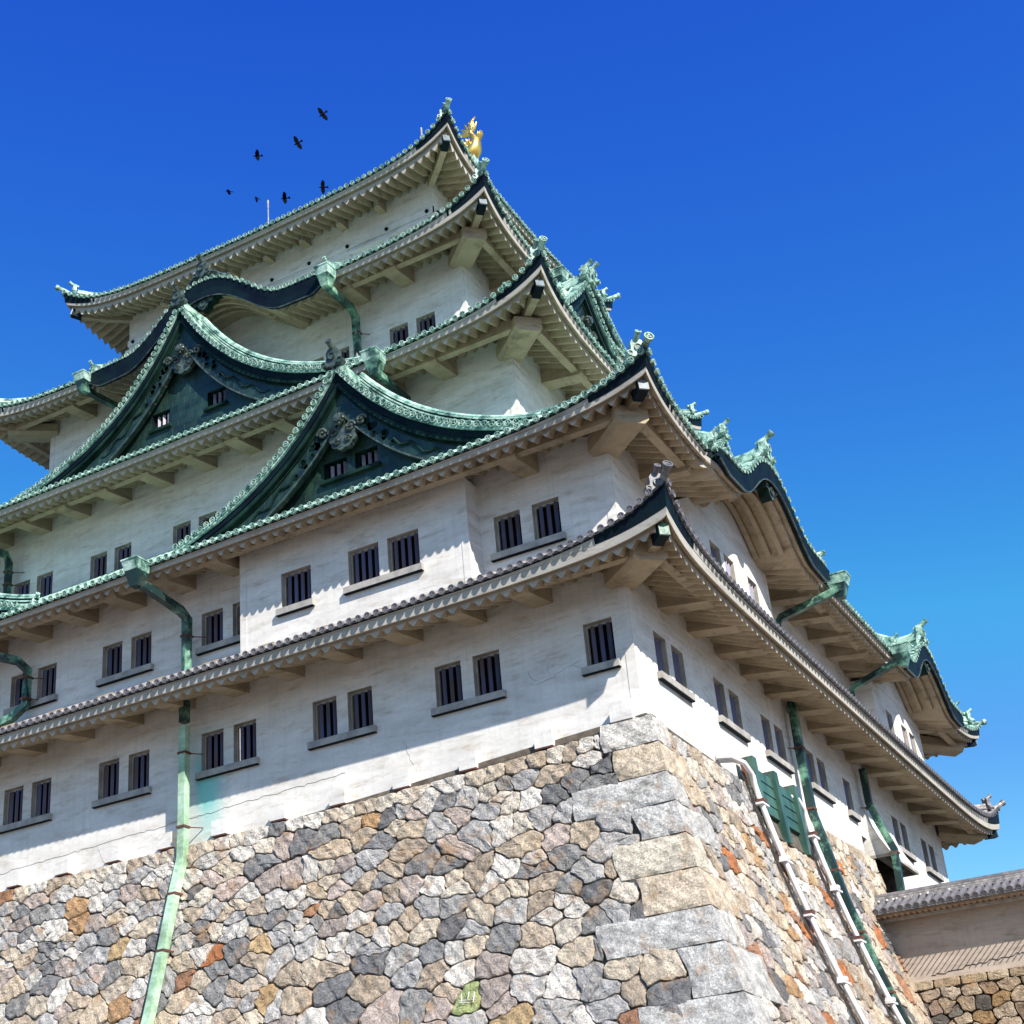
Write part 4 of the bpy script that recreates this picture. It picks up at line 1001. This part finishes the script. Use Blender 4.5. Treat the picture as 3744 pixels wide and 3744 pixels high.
def stone_base():
    e = empty('stone_base', (CX, CY, -15.5), 'tall battered stone wall of grey, tan and orange boulders under the white keep', 'stone wall')
    LM = MB(); LM.c = []
    topL = lambda a: .18 + .46 * (1 - math.exp(-max(a, 0) / 4.5))
    topR = lambda a: .30 - .40 * max(0, min(1, (a - 9) / 10))
    def mh(a, h, tf): return h + tf(a) * max(0, 1 - h / 4.0)
    posL = lambda a, h, n: (lambda q: V3((-a, -(bt(max(q, 0)) + n), -q)))(mh(a, h, topL)); posR = lambda a, h, n: (lambda q: V3((bt(max(q, 0)) + n, a, -q)))(mh(a, h, topR))
    def corner_len(side, h):
        for k in range(len(hs_courses) - 1):
            if h < hs_courses[k + 1]: return COURSE_L[k][side]
        return 1
    # front
    for side, pos, a1, tf, w, sv in ((0, posL, 44, topL, (42, 16, 28, 9, 5), 11), (1, posR, 21.0, topR, (26, 10, 46, 11, 7), 23)):
        random.seed(sv)
        sds = rubble(-4.5, a1, 15.8, tf, .60, .80, sv)
        def keepf(s, side=side):
            return s[0] > -bt(max(s[1], .1)) + corner_len(side, s[1]) * .86
        sds = [s for s in sds if keepf(s)]
        if side == 1: sds = [s for s in sds if not (7.2 < s[0] < 11.4 and s[1] < 1.7)]
        def bnds(s, side=side, tf=tf):
            out = [(0, -1, 0.0), (0, 1, 15.4)]
            L = corner_len(side, s[1]); out.append((-1, 0, bt(max(s[1], .1)) - L - .02))
            if side == 1: out.append((1, 0, 20.95))
            if side == 1 and s[1] < 1.6 and 5 < s[0] < 7.2: out.append((1, 0, 7.2))
            if side == 1 and s[1] < 1.6 and 11.4 < s[0] < 13: out.append((-1, 0, -11.4))
            if side == 1 and 1.6 < s[1] < 2.8 and 6.5 < s[0] < 12: out.append((0, -1, -1.72))
            return out
        cl = cells(sds, 1.25, 2.6, bnds)
        green = min(range(len(sds)), key=lambda i: (sds[i][0] - 4.5) ** 2 + (sds[i][1] - 6.85) ** 2) if side == 0 else -1
        random.seed(sv + 1)
        for i, (s, P) in enumerate(zip(sds, cl)):
            if not P: continue
            col = pick(w)
            if s[1] < .5 and random.random() < .75: col = random.choice(TAN[1:] + [GREY[2]])
            if side == 1 and s[0] > 18.6: col = random.choice(TAN)
            if i == green: col = (.34, .40, .17); gP = (s, P)
            stone(LM, P, pos, col)
    # small chinking stones would fill the joints; the joint bed lies behind
    LM.build('rubble_face', e)
    BK = MB(); HH = [.0 + 15.4 * i / 24 for i in range(25)]
    BK.grid([[posL(44, h, -.10) for h in HH], [posL(12, h, -.10) for h in HH], [posL(-bt(0), h, -.10) if False else V3((bt(h) - .1, -(bt(h) - .1), -h)) for h in HH], [posR(10, h, -.10) for h in HH], [posR(20.9, h, -.10) for h in HH]], JOINT)
    BK.build('joint_bed', e)
    tp = MB(); tp.poly([V3((-44, -.32, -.66)), V3((-10, -.32, -.62)), V3((.2, -.26, -.22)), V3((.2, 0, -.22)), V3((-10, 0, -.62)), V3((-44, 0, -.66))], STONE); tp.c = [(.4, .38, .35)] * len(tp.v); tp.build('top_bed', e)
    # corner stones
    random.seed(5)
    for k in range(len(hs_courses) - 1):
        h0, h1 = hs_courses[k] + .012, hs_courses[k + 1] - .012; Lf, Lr = COURSE_L[k]
        if k == 0: h0 = .13
        cm = MB(); cm.c = []
        col = random.choice([(.62, .60, .57), (.54, .53, .51), (.66, .63, .59), (.62, .56, .46)]); 
        if k in (1, 5): col = (.62, .52, .40)
        def put(rows):
            n = len(cm.v); cm.grid(rows, STONE); cm.c += [col] * (len(cm.v) - n)
        nn = 12; ph = random.uniform(0, 6)
        def rel(s, t, side):   # relief, zero at the shared arris
            ed = min(s, 1 - s, t, 1 - t) if False else min(1 - s, t, 1 - t)
            rr = .05 * (1 - math.exp(-ed * 12)) - .05 + .022 * math.sin(s * 9 + ph + side) * math.cos(t * 6 + ph) + .012 * math.sin(s * 23 + t * 17)
            return rr * min(1, s * 10 + .25) + .10
        for side, L in ((0, Lf), (1, Lr)):
            rows = []
            ns = max(4, int(L / .12))
            for j in range(nn + 1):
                t = j / nn; h = h0 + (h1 - h0) * t; b = bt(h); row = []
                for i in range(ns + 1):
                    s = i / ns; a = -b + L * s + (.05 * math.sin(t * 5 + ph) * s); r = rel(s, t, side)
                    p = V3((-a, -(b + r), -h)) if side == 0 else V3((b + r, a, -h))
                    if i == 0: p = V3((b + r, -(b + r), -h))
                    row.append(p)
                rows.append(row)
            put(rows)
            e1 = rows; 
            for rw, hh in ((rows[0], h0), (rows[-1], h1)):   # beds top and bottom
                put([rw, [q + (V3((0, .4, 0)) if side == 0 else V3((-.4, 0, 0))) for q in rw]])
            put([[r_[-1] for r_ in rows], [r_[-1] + (V3((0, .4, 0)) if side == 0 else V3((-.4, 0, 0))) for r_ in rows]])
        cm.build('corner_stone', e)
    # scratched mason's mark on the green stone
    s, P = gP; A, cx, cy = area_centroid(P); mk = MB()
    Q = lambda a, b: posL(cx - a, cy - b, .12)
    for l in (((-.12, .14), (-.10, -.03)), ((.10, .17), (.08, -.02)), ((-.16, -.03), (.14, -.05)), ((-.17, -.09), (.14, -.12)), ((-.10, -.03), (-.11, -.09)), ((.27, .14), (.25, -.12)), ((.20, .02), (.32, .02)), ((.20, -.05), (.31, -.06))):
        mk.tube([Q(*l[0]), Q(*l[1])], .010, WPIPE, 4)
    mk.build('mason_mark', e)
stone_base()

# ------------------------------------------------------------------ bridge wall at lower right
def bridge():
    e = empty('plaster_wall', (10, 17.9, -5.2), 'beige plaster wall with a grey tiled coping meeting the stone base at lower right', 'wall')
    x0, x1 = .35, 26
    mb = MB(); mb.box(lambda a, b, c_: V3((a, b, c_)), .2, x1, 17.7, 18.7, -5.14, -2.75, WALLTAN); mb.build('wall', e)
    cr = MB(); random.seed(9); p = [(2.3, 17.69, -4.98)]
    while p[-1][0] < 5.6: p.append((p[-1][0] + random.uniform(.06, .2), 17.69, -4.98 + (p[-1][0] - 2.3) * .10 + random.uniform(-.05, .05)))
    cr.tube(p, .012, CABLE, 4); cr.build('wall_crack', e)
    t = MB(); xa = .62
    prof = lambda s: (16.75 + s * 1.5, -2.75 + .59 * s + .05 * s * s)
    n = 5
    for side in (0, 1):
        f = (lambda x, s: V3((x, prof(s)[0], prof(s)[1]))) if side == 0 else (lambda x, s: V3((x, 36.5 - prof(s)[0], prof(s)[1])))
        t.grid([[f(x, i / n) - V3((0, 0, .05)) for i in range(n + 1)] for x in (xa, x1)], GTILE)
        x = xa + .14
        while x < x1:
            if side == 0 and x < 12: 
                t.sweep([f(x, i / n) + V3((0, 0, -.01)) for i in range(n + 1)], [(.10 * math.cos(q), .11 * math.sin(q)) for q in (0, .6, 1.1, 1.57, 2.04, 2.54, 3.14)], GTILE, cap=False)
                d_ = (f(x, 0) - f(x, .2)).normalized(); disc(t, f(x, 0) + d_ * .05 + V3((0, 0, .02)), d_, V3((0, 0, 1)), .115, GTILE, GTILE)
                t.box(lambda a, b, c_: V3((x + .14 + a, 16.76 + b, -2.81 + c_)), -.06, .06, -.02, .03, -.04, .03, GTILE)
            x += .285
    t.build('coping_tiles', e)
    r = MB()
    for k, (w, zz) in enumerate(((.42, -2.20), (.36, -2.12), (.30, -2.04))): r.box(lambda a, b, c_: V3((a, b, c_)), xa, x1, 18.25 - w / 2, 18.25 + w / 2, zz, zz + .065, GTOP)
    r.tube([(xa, 18.25, -1.95), (x1, 18.25, -1.95)], .12, GTILE, 8); r.build('coping_ridge', e)
    k = MB(); random.seed(4)
    for x in (.9, 1.2, 1.42, 1.55, 1.85, 2.4, 2.65, 3.4, 3.9): k.box(lambda a, b, c_: V3((x + a, 18.02 + b, -2.13 + c_)), -.03, .03, -.03, .03, -.03, .04, WPIPE)
    k.build('mortar_lump', r and e)
    u = MB(); u.box(lambda a, b, c_: V3((a, b, c_)), xa + .05, x1, 16.9, 17.69, -2.92, -2.80, LEDGE); u.box(lambda a, b, c_: V3((a, b, c_)), xa + .05, x1, 17.30, 17.40, -3.03, -2.922, SILL); u.build('eave_board', e)
    s = MB(); x = xa + .1
    while x < 12: s.sweep([V3((x, 17.25, -2.93)), V3((x, 16.42, -3.02))], RECT(.026, .026), RUST); x += .205
    s.build('iron_spikes', e)
    # stone wall below
    g = empty('low_stone_wall', (10, 17.5, -15.4), 'lower wall of brown and grey boulders under the beige plaster wall, bottom right', 'stone wall')
    random.seed(31); pos = lambda a, h, n_: V3((a, 17.62 - .10 * (h - 5.1) - n_, -h))
    m = MB(); m.c = []
    # flat coping course
    a = .9
    while a < 14:
        w = random.uniform(.6, 1.0); stone(m, [(a, 5.13), (a + w, 5.13), (a + w, 5.45), (a, 5.45)], pos, random.choice([(.40, .31, .20), (.36, .27, .18), (.42, .34, .24)]), .013, .05, .02); a += w
    sds = [(s_[0], s_[1] + 5.35) for s_ in rubble(.3, 14, 5, None, .5, .62, 37)]
    cl = cells(sds, 1.2, 2.6, lambda s_: [(0, -1, -5.46), (0, 1, 10.4)])
    random.seed(8)
    for s_, P in zip(sds, cl):
        if P: stone(m, P, pos, tuple(x * f for x, f in zip(pick((16, 22, 48, 5, 10)), (.62, .55, .48))), .012)
    m.build('rubble_face', g)
    b = MB(); b.quad(V3((.0, 17.75, -5.15)), V3((26, 17.75, -5.15)), V3((26, 18.2, -15.5)), V3((0, 18.2, -15.5)), JOINT); b.build('joint_bed', g)
bridge()

# ------------------------------------------------------------------ ground
gm = MB(); gm.quad(V3((-1500, -1500, -15.5)), V3((1500, -1500, -15.5)), V3((1500, 1500, -15.5)), V3((-1500, 1500, -15.5)), GROUND)
tag(gm.build('ground'), 'pale gravel ground around the castle', 'ground', None, 'structure')

# ------------------------------------------------------------------ crows
def crow(loc, head_dir, wing_dir, up_l, up_r, label, s=1.0, fold=0.0, ex=1.0):
    """body along head_dir; wings spread along wing_dir; each wing with its own lift"""
    H = V3(head_dir).normalized(); Wd = V3(wing_dir); Wd = (Wd - H * Wd.dot(H)).normalized(); U = H.cross(Wd).normalized()
    mb = MB(); L = lambda a, b, c_: V3(loc) + (H * a + Wd * b + U * c_) * s
    ns = 10; body = [(-.26, .02), (-.20, .045), (-.08, .075), (.05, .08), (.14, .06), (.19, .05), (.235, .048), (.265, .035), (.28, .016), (.34, .004)]
    rows = [[L(a, r * math.cos(2 * PI * k / ns), r * .9 * math.sin(2 * PI * k / ns)) for k in range(ns)] for a, r in body]
    mb.grid(rows, CROWM, True); mb.poly(rows[0][::-1], CROWM); mb.poly(rows[-1], CROWM)
    # fan tail
    tf = [L(-.2, -.03, .0)] + [L(-.2 - .22 * math.cos(q), .22 * .62 * math.sin(q), 0) for q in (-.75, -.5, -.25, 0, .25, .5, .75)] + [L(-.2, .03, .0)]
    tb = [p - U * (.012 * s) for p in tf]; mb.poly(tf, CROWM); mb.poly(tb[::-1], CROWM); mb.grid([tf, tb], CROWM, True)
    for sg, lift in ((-1, up_l), (1, up_r)):
        cl, sl = math.cos(lift), math.sin(lift)
        ol = [(.13, .04), (.17, .18), (.155, .30), (.10, .42), (.06, .53), (.03, .50), (.01, .54), (-.02, .50), (-.045, .52), (-.06, .46), (-.09, .46), (-.09, .40), (-.13, .36), (-.14, .25), (-.13, .14), (-.10, .04)]
        ol = [(a, b * ex) for a, b in ol]
        top = [L(a - fold * b * .5, sg * b * cl, b * sl + .02) for a, b in ol]; bot = [p - U * (.018 * s) for p in top]
        mb.poly(top, CROWM); mb.poly(bot[::-1], CROWM); mb.grid([top, bot], CROWM, True)
    tag(mb.build('crow'), label, 'crow', 'crows circling above the roof')
RT = V3((ax[0][0], ax[1][0], ax[2][0])); DN = V3((ax[0][1], ax[1][1], ax[2][1]))
def dirv(a, b, f=0.0):   # world direction from picture right/down plus some depth
    return RT * a + DN * b + V3((ax[0][2], ax[1][2], ax[2][2])) * f
crow((-30.1, 31.25, 60.62), dirv(-.75, .62, -.2), dirv(.55, .85, .1), .15, .1, 'large crow highest in the sky, wings fully spread', 1.0)
crow((-32.11, 31.02, 58.93), dirv(-.8, .5, -.2), dirv(.42, .9, .1), .2, .15, 'second-highest crow, wings spread up and down', .98)
crow((-34.73, 29.88, 58.3), dirv(-1, .12, -.2), dirv(.15, 1, .2), .5, .7, 'crow with one raised wing, left of the second-highest crow', .93, 0, .95)
crow((-37.08, 29.69, 56.2), dirv(-1, -.12, .1), dirv(0, .25, 1), .1, .1, 'leftmost crow gliding level, seen nearly edge-on', .72)
crow((-35.54, 30.83, 55.68), dirv(-.9, -.5, .1), dirv(.3, .5, 1), .9, .5, 'small crow just left of the pale lightning rod', .62, .4)
crow((-33.89, 31.84, 55.53), dirv(-1, .1, .1), dirv(.25, 1, .5), .2, .9, 'crow with wings raised, just right of the pale lightning rod', .92, .2)
crow((-31.43, 32.95, 56.06), dirv(-1, .05, -.1), dirv(.1, 1, .1), .15, .15, 'lowest right crow, wings straight, close above the top eave', .92)
